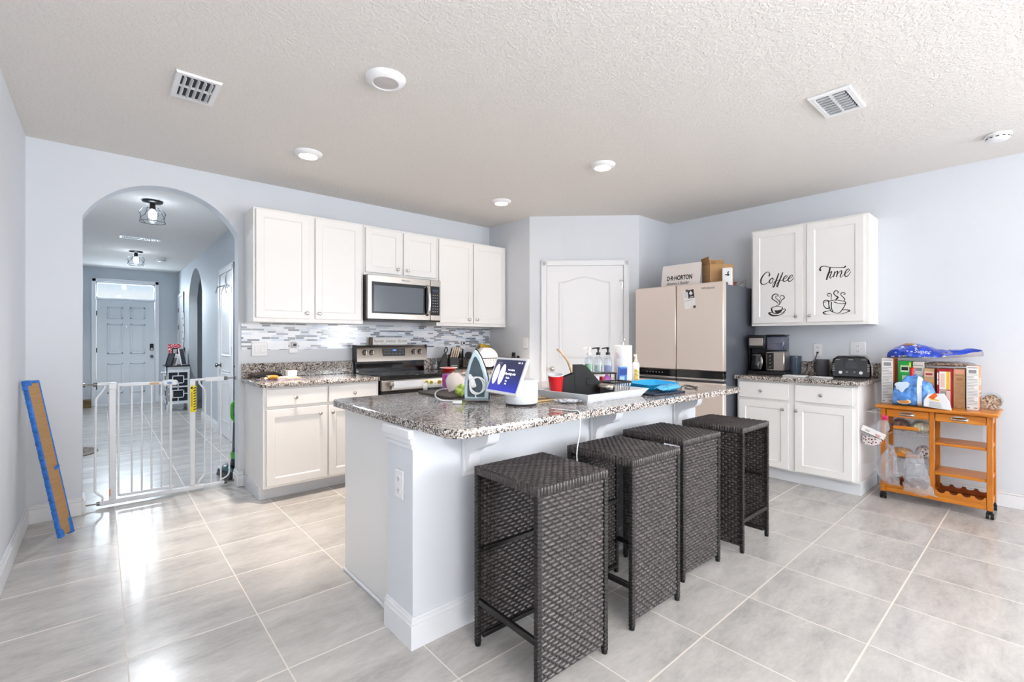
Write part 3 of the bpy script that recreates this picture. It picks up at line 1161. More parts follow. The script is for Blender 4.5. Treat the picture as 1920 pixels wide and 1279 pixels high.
decal('coffee_cup_decal', [
    ([(455, 742), (424, 742), (406, 712), (440, 690), (482, 712), (478, 768), (482, 812)], [9, 9, 10, 12, 11, 9, 7]),
    ([(588, 690), (616, 668), (580, 642), (540, 656), (526, 696), (566, 738), (606, 765), (576, 792), (560, 826)], [9, 9, 11, 13, 13, 14, 20, 18, 9]),
    ([(702, 710), (728, 710), (736, 690), (704, 674), (662, 688), (660, 722), (702, 764), (728, 802), (712, 832)], [8, 9, 9, 10, 11, 10, 12, 13, 8]),
    ([(430, 836), (560, 814), (700, 834), (748, 862), (690, 882), (600, 872), (526, 846)], [10, 8, 8, 14, 8, 8, 14]),
    ([(430, 836), (440, 930), (470, 1008), (504, 1036)], [16, 12, 12, 10]),
    ([(486, 850), (480, 930), (496, 1000), (530, 1042), (600, 1056), (646, 1036), (692, 976), (730, 910), (748, 862)], [14, 15, 13, 9, 8, 11, 12, 12, 14]),
    ([(452, 836), (380, 816), (336, 848), (344, 920), (388, 966), (434, 958), (430, 850)], [14, 10, 11, 11, 13, 12, 10]),
    ([(340, 858), (380, 848), (424, 838)], [6, 6, 5]),
    ([(470, 1008), (400, 1020), (330, 1046), (384, 1076), (520, 1080), (660, 1070), (770, 1036), (822, 1010), (760, 994), (686, 994)], [8, 9, 18, 11, 9, 8, 8, 18, 10, 9])], 1510, 480, dd[1])

cabinet('base_cabinet', 'white base cabinet with two drawers under the coffee counter', (4.50, 1.940, 0), -pi / 2, .935, XR - 4.50 - .001, .884,
        [(.019, .440, .123, .700, .398, .642), (.490, .903, .123, .700, .506, .642)],
        [(.019, .440, .722, .866, .217, .789), (.490, .903, .722, .866, .688, .789)], (0, .07, .110, -.004))
worktop('granite_countertop', 'speckled granite coffee countertop under the decal cabinet', [(p[0], p[1]) for p in rrect(4.452, XR - .001, .972, 1.955, .015, 3)], .885, .920, [(XR - .025, XR - .001, .974, 1.955, .9205, 1.045)])

# ================================================================== range
SX0, SX1 = 1.868, 2.640
rg = thing('kitchen_range', 'stainless steel and black electric range under the microwave', 'range', ((SX0 + SX1) / 2, 4.2, 0))
B().box(SX0, SX1, 3.935, 4.525, .02, .904, .003).build('body', m_black, rg, True)
b = B().box(SX0 - .002, SX1 + .002, 3.885, 4.455, .905, .928, .006)
ct = b.build('cooktop', m_blackgloss, rg, True)
b = B()
for (x, y, r) in ((2.06, 4.06, .10), (2.45, 4.06, .085), (2.06, 4.31, .08), (2.45, 4.31, .10)):
    b.tube([(x + r * cos(2 * pi * i / 40), y + r * sin(2 * pi * i / 40), .9281) for i in range(40)], .0012, 4, closed=True)
b.build('burner_ring', M('burner_grey', (96, 96, 100), .3), ct)
b = B().box(SX0 + .004, SX1 - .004, 4.47, 4.525, .905, 1.04, .004)
b.build('backguard', m_blackgloss, rg, True)
b = B().prism([(4.40 + .02, 1.035), (4.525, 1.035), (4.525, 1.192), (4.50, 1.196), (4.462, 1.190), (4.440, 1.16)], SX0 - .001, SX1 + .001, 'x')
b.box(SX0 - .005, SX0 - .001, 4.43, 4.53, 1.03, 1.197, .001, 1).box(SX1 + .001, SX1 + .005, 4.43, 4.53, 1.03, 1.197, .002, 1)
cp = b.build('control_panel', [m_steel, m_black], rg, True)
# the panel face leans back: slope from (4.42,1.035) to (4.44,1.16)
def on_face(z, off=0.0): return 4.42 + (z - 1.035) * .16 - off
ds = B().box(2.135, 2.385, on_face(1.12, .006), on_face(1.12, -.01), 1.082, 1.160, .002).build('display', m_blackgloss, cp)
text_part('clock_digits', '12:52', .018, M('led_blue', (120, 160, 255), .5, emit=(90, 130, 255), estr=3), ds, frame_mat((2.262, on_face(1.12, .0075), 1.142), (1, 0, 0), (0, 0, 1)))
b = B()
for r in range(2):
    for i in range(6):
        x = 2.155 + i * .040
        if r == 0 and 1 < i < 4: continue
        z = 1.142 - r * .032
        b.box(x, x + .018, on_face(1.12, .0072), on_face(1.12, .005), z - .003, z + .002)
b.build('button_print', m_greyink, ds)
for x in (1.950, 2.022, 2.488, 2.562):
    z = 1.125
    y = on_face(z)
    b = B()
    b.cyl((x, y, z), (x, y - .008, z - .001), .027, .026, 22, 1)
    b.cyl((x, y - .008, z - .001), (x, y - .026, z - .004), .021, .018, 22)
    b.box(x - .005, x + .005, y - .036, y - .024, z - .021, z + .016, .002)
    b.cyl((x - .012, y - .0265, z), (x - .012, y - .0285, z), .005, .005, 8, 1)
    b.build('knob', [m_steel, m_black], cp)
# oven door, handle and drawer
b = B().box(SX0 + .003, SX1 - .003, 3.895, 3.934, .215, .790, .004)
dr = b.build('oven_door', m_blackgloss, rg, True)
B().box(SX0 + .003, SX1 - .003, 3.893, 3.934, .791, .888, .004).build('door_trim', m_steel, dr)
b = B().box(1.925, 2.585, 3.838, 3.856, .838, .872, .006)
for x in (1.935, 2.555): b.box(x, x + .02, 3.855, 3.894, .842, .868, .004)
b.build('handle', m_steel, dr)
B().box(SX0 + .003, SX1 - .003, 3.897, 3.934, .045, .205, .004).build('storage_drawer', m_steel, rg, True)
b = B()
for x in (SX0 + .04, SX1 - .04):
    for y in (3.98, 4.48): b.cyl((x, y, 0), (x, y, .022), .02, n=12)
b.build('leveling_foot', m_black, rg, True)
# dish towel over the handle
tw = thing('dish_towel', 'white dish towel with yellow flowers over the oven door handle', 'towel', (2.25, 3.84, .82))
b = B()
prof = [(3.882, .800), (3.860, .835), (3.8585, .868), (3.852, .8765), (3.842, .8765), (3.8345, .868), (3.8335, .840), (3.8335, .820)]
for (x0, x1, m) in ((1.955, 2.235, 0), (2.236, 2.535, 1)):
    vs = []
    for (y, z) in prof: vs += [(x0, y, z), (x1, y, z)]
    for (y, z) in prof: vs += [(x0, y + (.002 if y > 3.85 else -.002), z + (.002 if z > .873 else 0)), (x1, y + (.002 if y > 3.85 else -.002), z + (.002 if z > .873 else 0))]
    n = len(prof)
    fs = [(2 * i, 2 * i + 1, 2 * i + 3, 2 * i + 2) for i in range(n - 1)] + [(2 * n + 2 * i + 2, 2 * n + 2 * i + 3, 2 * n + 2 * i + 1, 2 * n + 2 * i) for i in range(n - 1)]
    b._a(vs, fs, m)
b.build('cloth', [M('white_cloth', (238, 240, 246), .9), M('cream_cloth', (226, 220, 208), .9)], tw, True)
b = B()
for (x, z, r, m) in ((2.285, .852, .022, 0), (2.335, .850, .02, 0), (2.425, .846, .024, 1), (2.465, .856, .018, 1), (2.515, .846, .012, 1)):
    for k in range(6):
        a = k * pi / 3
        b.cyl((x + r * .6 * cos(a), 3.8312, z + r * .45 * sin(a)), (x + r * .6 * cos(a), 3.8306, z + r * .45 * sin(a)), r * .45, n=10, m=m)
b.build('flower_print', [M('yellow_print', (232, 216, 70), .8), M('ochre_print', (226, 186, 96), .8)], tw, True)

# sign on top of the range
sg = thing('wood_sign', 'narrow white sign with script words on top of the range', 'sign', (2.24, 4.505, 1.197))
B().box(2.062, 2.447, 4.497, 4.515, 1.198, 1.270, .002).build('board', M('whitewash', (232, 230, 230), .7, var=.04, vscale=30), sg, True)
B().box(2.030, 2.061, 4.496, 4.516, 1.198, 1.276, .002).build('end_block', M('dark_stained_wood', (104, 84, 60), .6, var=.2, vscale=50), sg, True)
text_part('lettering', 'home  sweet  home', .046, M('soft_grey_ink', (150, 146, 148), .7), sg, frame_mat((2.255, 4.4962, 1.236), (1, 0, 0), (0, 0, 1)), shear=.35, world=True)

# ================================================================== microwave
MX0, MX1, MY, MZ0, MZ1 = 1.853, 2.646, 4.155, 1.436, 1.857
mw = thing('microwave', 'stainless over-the-range microwave with black door glass', 'microwave', ((MX0 + MX1) / 2, 4.35, MZ0))
B().box(MX0 + .002, MX1 - .002, MY + .03, YB - .012, MZ0 + .006, MZ1, .003).build('housing', m_black, mw, True)
d = B().box(MX0, 2.520, MY, MY + .030, MZ0 + .008, MZ1, .004).build('door', m_steel, mw, True)
w = B().box(1.892, 2.512, MY - .003, MY + .004, 1.497, 1.795, .004).build('door_glass', m_blackgloss, d)
B().box(1.915, 2.438, MY - .0042, MY - .002, 1.514, 1.762, .001).build('window_screen', M('microwave_screen', (104, 110, 120), .12), w)
b = B().tube(arc_pts([(2.478, MY - .004, 1.500), (2.482, MY - .035, 1.53), (2.484, MY - .045, 1.645), (2.482, MY - .035, 1.76), (2.478, MY - .004, 1.79)], 6), .013, 10, flat=1.3)
b.build('handle', m_chrome, d)
B().box(2.522, MX1, MY, MY + .030, MZ0 + .008, MZ1, .004).build('control_frame', m_steel, mw, True)
c_ = B().box(2.526, 2.632, MY - .003, MY + .004, 1.497, 1.795, .003).build('control_panel', m_blackgloss, mw, True)
B().box(2.545, 2.612, MY - .0042, MY - .002, 1.738, 1.765).build('display', M('microwave_display', (60, 70, 96), .2), c_)
b = B()
for r in range(7):
    for i in range(3): b.box(2.546 + i * .025, 2.560 + i * .025, MY - .0038, MY - .002, 1.700 - r * .028, 1.708 - r * .028)
b.build('button_print', m_greyink, c_)
b = B().box(MX0 + .002, MX1 - .002, MY + .006, MY + .35, MZ0 - .004, MZ0 + .007, .002)
b.build('vent_grille', m_black, mw, True)
text_part('logo', 'Whirlpool', .022, m_greyink, mw, frame_mat((2.245, MY - .0012, 1.826), (1, 0, 0), (0, 0, 1)), shear=.2, world=True)

# ================================================================== refrigerator
FX, FY0, FY1, FZ = 4.270, 1.968, 2.905, 1.785
m_fside = M('fridge_side_grey', (98, 102, 112), .38, .25)
fr = thing('refrigerator', 'tall four-door stainless refrigerator beside the coffee counter', 'refrigerator', (4.6, 2.43, 0))
B().box(FX + .066, 4.985, FY0 + .006, FY1 - .006, .03, 1.762, .004).build('cabinet_body', m_fside, fr, True)
YM = 2.437
for (y0, y1) in ((FY0, YM - .004), (YM + .004, FY1)):
    B().box(FX, FX + .062, y0, y1, .958, FZ, .006).build('upper_door', m_fridge, fr, True)
    B().box(FX - .001, FX + .062, y0, y1, .888, .957, .003).build('control_band', m_blackgloss, fr, True)
    d = B().box(FX, FX + .062, y0, y1, .065, .846, .006).build('lower_door', m_fridge, fr, True)
    B().box(FX - .001, FX + .05, y0, y1, .868, .887, .003).build('steel_lip', m_chrome, d)
    B().box(FX + .012, FX + .06, y0 + .002, y1 - .002, .846, .868).build('grip_recess', m_dark, d)
for y in (FY0 + .02, FY1 - .05):
    B().box(FX + .06, FX + .14, y, y + .03, 1.762, 1.788, .004).build('hinge_cover', m_dark, fr, True)
B().box(FX + .02, 4.98, FY0 + .02, FY1 - .02, .0, .06, .004).build('base_grille', m_dark, fr, True)
b = B()
for i in range(6): b.box(FX - .0016, FX - .0008, 2.58 + i * .035, 2.592 + i * .035, .918, .926)
b.build('control_icons', m_greyink, fr, True)
text_part('logo', 'Whirlpool', .030, M('logo_grey', (96, 92, 90), .4), fr, frame_mat((FX - .0008, 2.115, 1.733), (0, -1, 0), (0, 0, 1)), shear=.2, world=True)
# ================================================================== island
IX0, IX1 = .952, 3.256
isl = thing('kitchen_island', 'white kitchen island with a grey-white front and curved corbels', 'island', (2.1, 2.1, 0))
B().box(IX0, IX1, 1.704, 1.930, 0, .884, .002).build('front_wall', m_isl, isl, True)
b = B().box(1.0, IX1 - .01, 1.931, 2.53, .0, .884, .002)
b.build('cabinet_body', m_cab, isl, True)
for i in range(4):
    w = (IX1 - .01 - 1.0) / 4
    b = B(); b.T = Matrix.Translation((1.0 + (i + 1) * w, 2.53, 0)) @ Matrix.Rotation(pi, 4, 'Z')
    shaker(b, .01, w - .01, .12, .70)
    b.build('back_door', m_cab, isl, True)
    b = B(); b.T = Matrix.Translation((1.0 + (i + 1) * w, 2.53, 0)) @ Matrix.Rotation(pi, 4, 'Z')
    b.box(.01, w - .01, -.02, -.001, .725, .868, .003)
    b.build('back_drawer', m_cab, isl, True)


def base_run(b, x0, x1, y0, y1, h=.125):
    """moulded plinth round the outside of the half wall"""
    for t, z0, z1, bv in ((.016, 0, h - .028, .002), (.011, h - .028, h - .010, .003), (.006, h - .010, h, .002)):
        b.box(x0 - t, x1 + t, y0 - t, y0, z0, z1, 0)
        b.box(x0 - t, x0, y0 + .0005, y1, z0, z1, 0)
        b.box(x1, x1 + t, y0 + .0005, y1, z0, z1, 0)


b = B()
base_run(b, IX0, IX1, 1.704, 1.930)
b.build('baseboard', m_trim, isl, True)
b = B()
b.box(.988, .9995, 1.935, 2.53, 0, .018, .004)
b.build('shoe_moulding', m_trim, isl, True)
# stepped cap moulding on the end of the half wall, under the stone
b = B()
for (t, z0, z1) in ((.006, .800, .822), (.012, .822, .846), (.022, .846, .884)):
    b.box(IX0 - t, IX0 + .002, 1.704 - .004, 1.930 + t * .4, z0, z1, .004)
b.build('cap_moulding', m_trim, isl, True)


def corbel(x, w=.085):
    b = B()
    prof = [(1.7035, .884), (1.7035, .665)]
    # S-curved underside from the wall out to the stone's edge
    cv = [(1.690, .668), (1.672, .690), (1.668, .722), (1.660, .752), (1.634, .776), (1.590, .792), (1.556, .806), (1.536, .826), (1.530, .850), (1.530, .884)]
    prof += cv
    b.prism(list(reversed(prof)), x - w / 2 + .012, x + w / 2 - .012, 'x')
    b.box(x - w / 2, x + w / 2, 1.690, 1.7035, .650, .884, .003)
    b.box(x - w / 2, x + w / 2, 1.520, 1.7035, .868, .884, .003)
    return b.build('corbel', m_trim, isl, True)


for x in (1.235, 2.105, 2.985):
    corbel(x)
poly = rrect(.952, 3.385, 1.418, 2.632, .07, 8, (1, 1, 1, 1))
worktop('granite_countertop', 'large speckled granite island top with rounded corners', poly, .885, .920, [])
plate('wall_outlet', 'white outlet low on the end of the island', (IX0, 1.812, .640), -pi / 2, .075, .120, 'outlet')

# ================================================================== wicker bar stools
SW, SD, SH = .385, .385, .735


def weave(b, W, Hh, P, pitch_c=.0385, pitch_r=.0156, amp=.0034):
    """horizontal strips that pass over the uprights in a brick bond: P(a, z, d) maps panel coords to space"""
    nc = round(W / pitch_c)
    nr = round(Hh / pitch_r)
    pc, pr = W / nc, Hh / nr
    ts = (0, .10, .20, .34, .5, .66, .80, .90)
    for r in range(nr):
        zc = (r + .5) * pr
        sh = .5 if r % 2 else 0
        vs = []
        al = [0.0] + [(c + t + sh - 1) * pc for c in range(nc + 1) for t in ts] + [W]
        al = [a for a in al if -1e-6 <= a <= W + 1e-6]
        for a in al:
            f = (a / pc - sh) % 1.0
            d = min(f, 1 - f)                       # 0 where the strip dives under an upright
            o = amp * (-1.1 + 2.1 * min(1, d / .17) ** .7) + .0006 * sin(2 * pi * f)
            hw = pr * .47
            vs += [P(a, zc - hw, o - .0038), P(a, zc - hw * .62, o), P(a, zc + hw * .62, o), P(a, zc + hw, o - .0038)]
        fs = []
        for i in range(len(al) - 1):
            for k in range(3):
                fs.append((i * 4 + k, i * 4 + 4 + k, i * 4 + 5 + k, i * 4 + 1 + k))
        b._a(vs, fs, 0)
    return b


def make_stool():
    t = thing('bar_stool', 'x', 'bar stool', (0, 0, 0), 0, 'wicker bar stools at the island')
    hx, hy = SW / 2, SD / 2
    # two woven panels: front (-y) and back (+y)
    for sgn, nm in ((-1, 'woven_panel'), (1, 'woven_panel')):
        b = B()
        y = sgn * (hy - .012)
        for fc in (-1, 1):
            weave(b, SW - .04, SH - .075, lambda a, z, d: (-hx + .02 + a, y + fc * (d + .0022), .035 + z))
        b.box(-hx + .02, hx - .02, y - .0010, y + .0010, .036, SH - .03, 0, 1)
        b.build(nm, [m_wicker, m_wicker_dark], t, sharp=80)
    # seat: woven top with wrapped edge
    b = B()
    weave(b, SW - .012, SD - .012, lambda a, z, d: (-hx + .006 + a, -hy + .006 + z, SH - .004 + d), .034, .0165)
    b.box(-hx + .005, hx - .005, -hy + .005, hy - .005, SH - .034, SH - .006, .006, 1)
    for i in range(2):
        s = 1 if i else -1
        n = 24
        for k in range(n):
            a0_, a1_ = -hx + SW * k / n, -hx + SW * (k + 1) / n
            o = .0014 if k % 2 else 0
            b.box(a0_ + .0005, a1_ - .0005, s * (hy - .006) - .004, s * (hy - .006) + .006 + o, SH - .036, SH - .003, .003, 0)
            b.box(s * (hx - .006) - .004, s * (hx - .006) + .006 + o, a0_ + .0005, a1_ - .0005, SH - .036, SH - .003, .003, 0)
    b.build('seat', [m_wicker, m_wicker_dark], t, sharp=60)
    # four wrapped posts, each with a foot cap
    for sx in (-1, 1):
        for sy in (-1, 1):
            b = B()
            x, y = sx * (hx - .012), sy * (hy - .012)
            n = 46
            for k in range(n):
                z0 = .012 + (SH - .05) * k / n
                b.box(x - .0115, x + .0115, y - .0115, y + .0115, z0 + .0004, z0 + (SH - .05) / n - .0004, .003)
            b.box(x - .009, x + .009, y - .009, y + .009, .012, SH - .035)
            l = b.build('leg', m_wicker_dark, t)
            B().cyl((x, y, 0), (x, y, .0125), .012, .0125, 12).build('foot_cap', m_black, l)
    # metal frame bars: footrests on the open sides, cross bars behind each panel
    for sx in (-1, 1):
        x = sx * (hx - .012)
        B().box(x - .009, x + .009, -hy + .024, hy - .024, .172, .196, .003).build('footrest', m_blackmetal, t)
    for sy in (-1, 1):
        y = sy * (hy - .029)
        for z in (.035, .385, SH - .055):
            B().box(-hx + .024, hx - .024, y - .007, y + .007, z, z + .018, .002).build('cross_bar', m_blackmetal, t)
    return t


st = make_stool()
st.matrix_basis = at((1.338, 1.360, 0), radians(-1.5))
st['label'] = 'dark brown wicker bar stool closest to the island outlet, fully in view'
copy_thing(st, (1.908, 1.368, 0), radians(-1), 'wicker bar stool second from the outlet end of the island')
copy_thing(st, (2.450, 1.428, 0), radians(-2), 'wicker bar stool third from the outlet end, pushed closest to the island')
copy_thing(st, (3.012, 1.375, 0), radians(90), 'wicker bar stool farthest from the outlet, turned sideways with its open side out')

# ================================================================== things on the island
ZC = .9202
# clothes iron standing on its heel, soleplate to the camera side
IR = at((1.480, 1.985, ZC + .0106), radians(-50)) @ Matrix.Rotation(radians(-7), 4, 'X')
ir = thing('clothes_iron', 'pale blue clothes iron standing on its heel with cord looped over the soleplate', 'iron', (1.480, 1.985, ZC))
out = [(-.064, .004), (.064, .004), (.066, .06), (.060, .115), (.044, .170), (.018, .232), (-.002, .262), (-.014, .270), (-.024, .262), (-.044, .212), (-.060, .150), (-.067, .095), (-.067, .045)]
m_iron = M('pale_blue_plastic', (196, 216, 226), .25, coat=.3)
b = B(); b.T = IR
b.prism(out, 0, .034, 'y', bev=.010)
b.build('body', m_iron, ir, True)
ins = [((p[0] + .004) * .70 - .003, .016 + (p[1]) * .80) for p in out]
b = B(); b.T = IR
b.prism(ins, -.003, .004, 'y')
b.build('soleplate', M('dark_soleplate', (82, 96, 104), .22, .6), ir, True)
b = B(); b.T = IR
rim = [(p[0] * 1.01, p[1] + .002) for p in out]
b.tube([(p[0], .016, p[1]) for p in rim[1:8]], .0042, 8)
b.build('edge_band', m_black, ir, True)
b = B(); b.T = IR
b.tube(arc_pts([(-.012, .034, .225), (-.012, .085, .215), (-.006, .098, .15), (0, .092, .07), (0, .034, .03)]), .016, 12)
b.build('handle', m_dark, ir, True)
b = B(); b.T = IR
b.cyl((-.056, .030, .240), (-.050, .075, .246), .020, .018, 18)
b.build('steam_dial', m_black, ir, True)
b = B(); b.T = IR
b.prism(rrect(-.066, .066, .034, .085, .02), .002, .030, 'z')
b.build('heel', M('grey_blue_plastic', (150, 172, 184), .3), ir, True)
b = B(); b.T = IR
c0 = []
for i in range(46):
    a = i / 45 * 2 * pi * 2.0 + .4
    r = .042 + .006 * sin(a * 1.7)
    c0.append((.006 + r * cos(a) * .95, -.012 - .004 * sin(a * .5) - i * .0002, .078 + r * .95 * sin(a)))
b.tube(c0, .0036, 8)
b.tube(arc_pts([(-.03, -.012, .06), (-.006, -.016, .04), (.004, -.013, .012)]), .0036, 8)
b.build('cord', m_white, ir, True)
b = B(); b.T = IR @ at((-.016, -.012, .088), 0, 0, radians(-20))
b.box(-.014, .014, -.010, .006, -.022, .026, .004)
b.prism([(-.014, .026), (.014, .026), (.004, .052), (-.006, .052)], -.008, .004, 'y')
b.build('plug', m_white, ir, True)

# cord and adapter trailing on the counter
t = thing('power_cord', 'white power cord curling across the granite left of the iron', 'cord', (1.35, 2.13, ZC))
P_ = lambda u, v, h=.005: on_z(u, v, ZC + h)
pts = [P_(866, 752), P_(850, 752), P_(830, 751, .006), P_(819, 746, .021), P_(816, 740, .023), P_(819, 734, .023), P_(829, 730, .022), P_(838, 729, .022)]
b = B().tube(arc_pts(pts, 6), .0042, 8)
b.build('cable', m_white, t, True)
e = P_(858, 755, .007)
b = B(); b.T = at(e, radians(-35))
b.box(-.026, .022, -.008, .008, -.0065, .007, .004)
b.build('plug', m_white, t, True)
hc_ = thing('loose_cable', 'thin white cord hanging over the island edge between two stools', 'cord', (1.63, 1.41, .80))
b = B().tube(arc_pts([(1.60, 1.55, ZC + .005), (1.625, 1.45, ZC + .005), (1.632, 1.418, .9265), (1.635, 1.408, .916), (1.636, 1.405, .89), (1.63, 1.405, .82), (1.612, 1.405, .74), (1.62, 1.405, .66)], 6), .0026, 8)
b.build('cable', m_white, hc_, True)

# smart display
sd = thing('smart_display', 'smart display with tilted blue screen on a white round base', 'smart display', (1.61, 1.775, ZC))
B().lathe([(.070, .0), (.078, .003), (.080, .010)], (1.61, 1.775, ZC), 40).build('foot_ring', m_dark, sd, True)
B().lathe([(.080, .0102), (.084, .018), (.085, .10), (.083, .118), (.072, .128), (.03, .131)], (1.61, 1.775, ZC), 40).build('speaker_base', M('white_fabric_base', (232, 236, 240), .6, bump=.15, bscale=900), sd, True)
SM = Matrix.Translation((1.457, 1.715, 1.078)) @ Matrix.Rotation(-1.692, 4, 'Z') @ Matrix.Rotation(-.395, 4, 'X')
b = B(); b.T = SM
b.prism(rrect(-.134, .134, -.092, .092, .010), 0, .014, 'y', bev=.003)
b.build('screen_case', m_white, sd, True)
b = B(); b.T = SM
b.prism(rrect(-.122, .122, -.078, .080, .004), -.0012, .001, 'y')


def make_screen():
    t = NT('lit_screen')
    tc = t.n('ShaderNodeTexCoord')
    sp = t.n('ShaderNodeSeparateXYZ')
    t.l(tc.outputs['Generated'], sp.inputs[0])
    c = t.ramp(sp.outputs[2], [(0.0, (44, 52, 176)), (.28, (38, 44, 122)), (.55, (36, 38, 76)), (1, (40, 40, 66))])
    t.base((20, 20, 40))
    t.l(c, t.b.inputs['Emission Color'])
    t.set(Roughness=.12); t.b.inputs['Emission Strength'].default_value = .9
    return t.m


scr = b.build('screen', make_screen(), sd, True)
m_scr = M('screen_white', (255, 255, 255), .5, emit=(236, 236, 250), estr=1.0)
m_scr2 = M('screen_lilac', (210, 200, 255), .5, emit=(200, 196, 244), estr=.9)
for (tx, x, z, s_) in (('Now playing', .012, .030, .011), ('Morning mix', .012, .010, .018), ('Radio', .002, -.010, .013), ('Play', -.004, -.026, .010), ('Skip', -.002, -.040, .010), ('9:41  72', .088, .066, .011), ('. . .', -.098, .066, .02)):
    text_part('screen_text', tx, s_, m_scr, scr, SM @ frame_mat((x + .02 if s_ < .03 and x < .08 else x, -.0016, z), (1, 0, 0), (0, 0, 1)), extr=.0002)
b = B(); b.T = SM
for s_ in (-1, 1):
    b.prism([(-.062 + s_ * .026 + .022 * cos(2 * pi * i / 24), .004 + .052 * sin(2 * pi * i / 24)) for i in range(24)], -.0022, -.0014, 'y')
b.build('screen_icon', m_scr2, scr)
b = B().tube(arc_pts([(1.575, 1.762, 1.048), (1.53, 1.745, 1.075), (1.475, 1.723, 1.082)]), .026, 12)
b.build('hinge_arm', m_white, sd, True)

# dotted drying mat
b = B()
mm = at((1.72, 2.375, ZC), radians(-4))
b.T = mm
b.prism(rrect(-.26, .26, -.20, .20, .03), 0, .010, 'z', bev=.003)
for i in range(26):
    for k in range(20):
        x, y = -.245 + i * .0196, -.185 + k * .0195
        b.box(x, x + .010, y, y + .010, .010, .0125, .002, 1)
o = b.build('drying_mat', [M('dark_rubber', (66, 62, 60), .6), M('mat_nubs', (150, 142, 136), .5)])
tag(o, 'dark dotted drying mat on the island behind the iron', 'mat')
ZM = ZC + .0128
# cream bowl upside down on the mat
bw = thing('bowl', 'cream bowl turned on its side behind the iron', 'bowl', (1.595, 2.37, ZM))
b = B(); b.T = at((1.600, 2.365, ZM + .071), radians(-40), 0, radians(-28), .84)
b.lathe([(.072, -.055), (.075, -.056), (.073, -.045), (.068, -.01), (.055, .028), (.035, .046), (.026, .050), (.026, .055), (.022, .055)], (0, 0, 0), 32, cap0=False)
b.lathe([(.072, -.055), (.066, -.012), (.053, .024), (.033, .041), (.001, .046)], (0, 0, 0), 32, cap0=False)
b.build('bowl_shell', M('cream_ceramic', (240, 226, 218), .22, coat=.3), bw, True)
o = B().prism(rrect(1.640, 1.720, 2.490, 2.570, .018), ZM, ZM + .098, 'z', bev=.003).build('canister', M('magenta_plastic', (196, 62, 176), .35))
tag(o, 'magenta square canister behind the cream bowl', 'canister')
jr = thing('jar', 'small clear jar lying behind the cord on the drying mat', 'jar', (1.55, 2.53, ZM))
e = Vector((1.525, 2.545, ZM + .026))
b = B().cyl(e, e + Vector((.085, -.055, 0)), .024, .024, 18)
b.build('jar_body', m_glass, jr, True)
b = B().cyl(e - Vector((.022, -.014, 0)), e - Vector((.001, -.0005, 0)), .0258, .0258, 18)
b.build('lid', m_white, jr, True)
# crumpled lime and white wrapper
b = B()
b.blob((1.532, 2.195, ZM + .030), (.036, .030, .030), 18, 12, .22, 5, 0)
o = b.build('crumpled_wrapper', M('lime_wrapper', (178, 214, 92), .35, var=.3, vscale=60))
tag(o, 'crumpled lime green wrapper right beside the iron', 'wrapper')
b = B().blob((1.60, 2.245, ZM + .022), (.030, .022, .022), 16, 10, .25, 9)
o = b.build('crumpled_tissue', M('tissue_white', (236, 238, 236), .8))
tag(o, 'crumpled white tissue between iron and cream bowl', 'tissue')

# ---- white tray
TZ = ZC
tr_ = thing('serving_tray', 'white rectangular tray with flared sides on the island', 'tray', (2.14, 1.755, TZ))
x0, x1, y0, y1 = 1.900, 2.386, 1.585, 1.922
fl, hh, th = .034, .046, .008
b = B()
def ring(e, z): return [(x0 - e, y0 - e, z), (x1 + e, y0 - e, z), (x1 + e, y1 + e, z), (x0 - e, y1 + e, z)]
vs = ring(0, TZ) + ring(fl, TZ + hh) + ring(fl - .010, TZ + hh + .001) + ring(-.006, TZ + .008)
fs = [(3, 2, 1, 0), (12, 13, 14, 15)]
for r in range(3):
    for i in range(4):
        j = (i + 1) % 4
        fs.append((r * 4 + i, r * 4 + j, (r + 1) * 4 + j, (r + 1) * 4 + i))
b._a(vs, fs)
b.build('tray_shell', M('white_lacquer', (236, 240, 246), .25), tr_, True)
TT = TZ + .0084
# red party cup, leaning
b = B(); b.T = at((1.962, 1.866, TT + .0075), 0, radians(5), radians(-7))
cupr = thing('party_cup', 'red plastic cup leaning at the corner of the white tray', 'cup', (1.985, 1.855, TT))
b.lathe([(.033, .004), (.033, .0), (.035, .004), (.038, .04), (.0385, .041), (.0405, .075), (.041, .076), (.0445, .114)], (0, 0, 0), 32, cap0=True, cap1=False)
b.build('cup_wall', m_red, cupr, True)
b = B(); b.T = at((1.962, 1.866, TT + .0075), 0, radians(5), radians(-7))
b.tube([(.0450 * cos(2 * pi * i / 32), .0450 * sin(2 * pi * i / 32), .1145) for i in range(32)], .0022, 6, closed=True)
b.lathe([(.0440, .114), (.040, .07), (.037, .03), (.032, .008), (.001, .007)], (0, 0, 0), 32, cap0=False)
b.build('white_rim', m_white, cupr, True, 'white inside and rim')
# black tiered caddy
OM = at((2.105, 1.800, TT + .0004), radians(-38))
og = thing('desk_caddy', 'black plastic tiered desk caddy standing in the white tray', 'caddy', (2.135, 1.868, TT))
for (xa, xb, pa, pb, nm) in ((-.112, -.045, .108, .128, 'side_compartment'), (-.044, .105, .175, .075, 'main_compartment')):
    b = B(); b.T = OM
    prof = [(xa, 0), (xb, 0), (xb, pb), (xa + (xb - xa) * (.42 if nm[0] == 'm' else .2), pa), (xa, pa)]
    b.prism(prof, -.030, -.026, 'y'); b.prism(prof, .042, .046, 'y')
    b.box(xa, xa + .004, -.026, .042, 0, pa); b.box(xb - .004, xb, -.026, .042, 0, pb)
    b.box(xa, xb, -.026, .042, 0, .004)
    if nm[0] == 'm':
        b.box(.020, .024, -.026, .042, 0, .125)
        b.box(.024, .060, -.035, -.030, .06, .10, .002)
    b.build(nm, M('black_caddy', (12, 13, 16), .5), og, True)
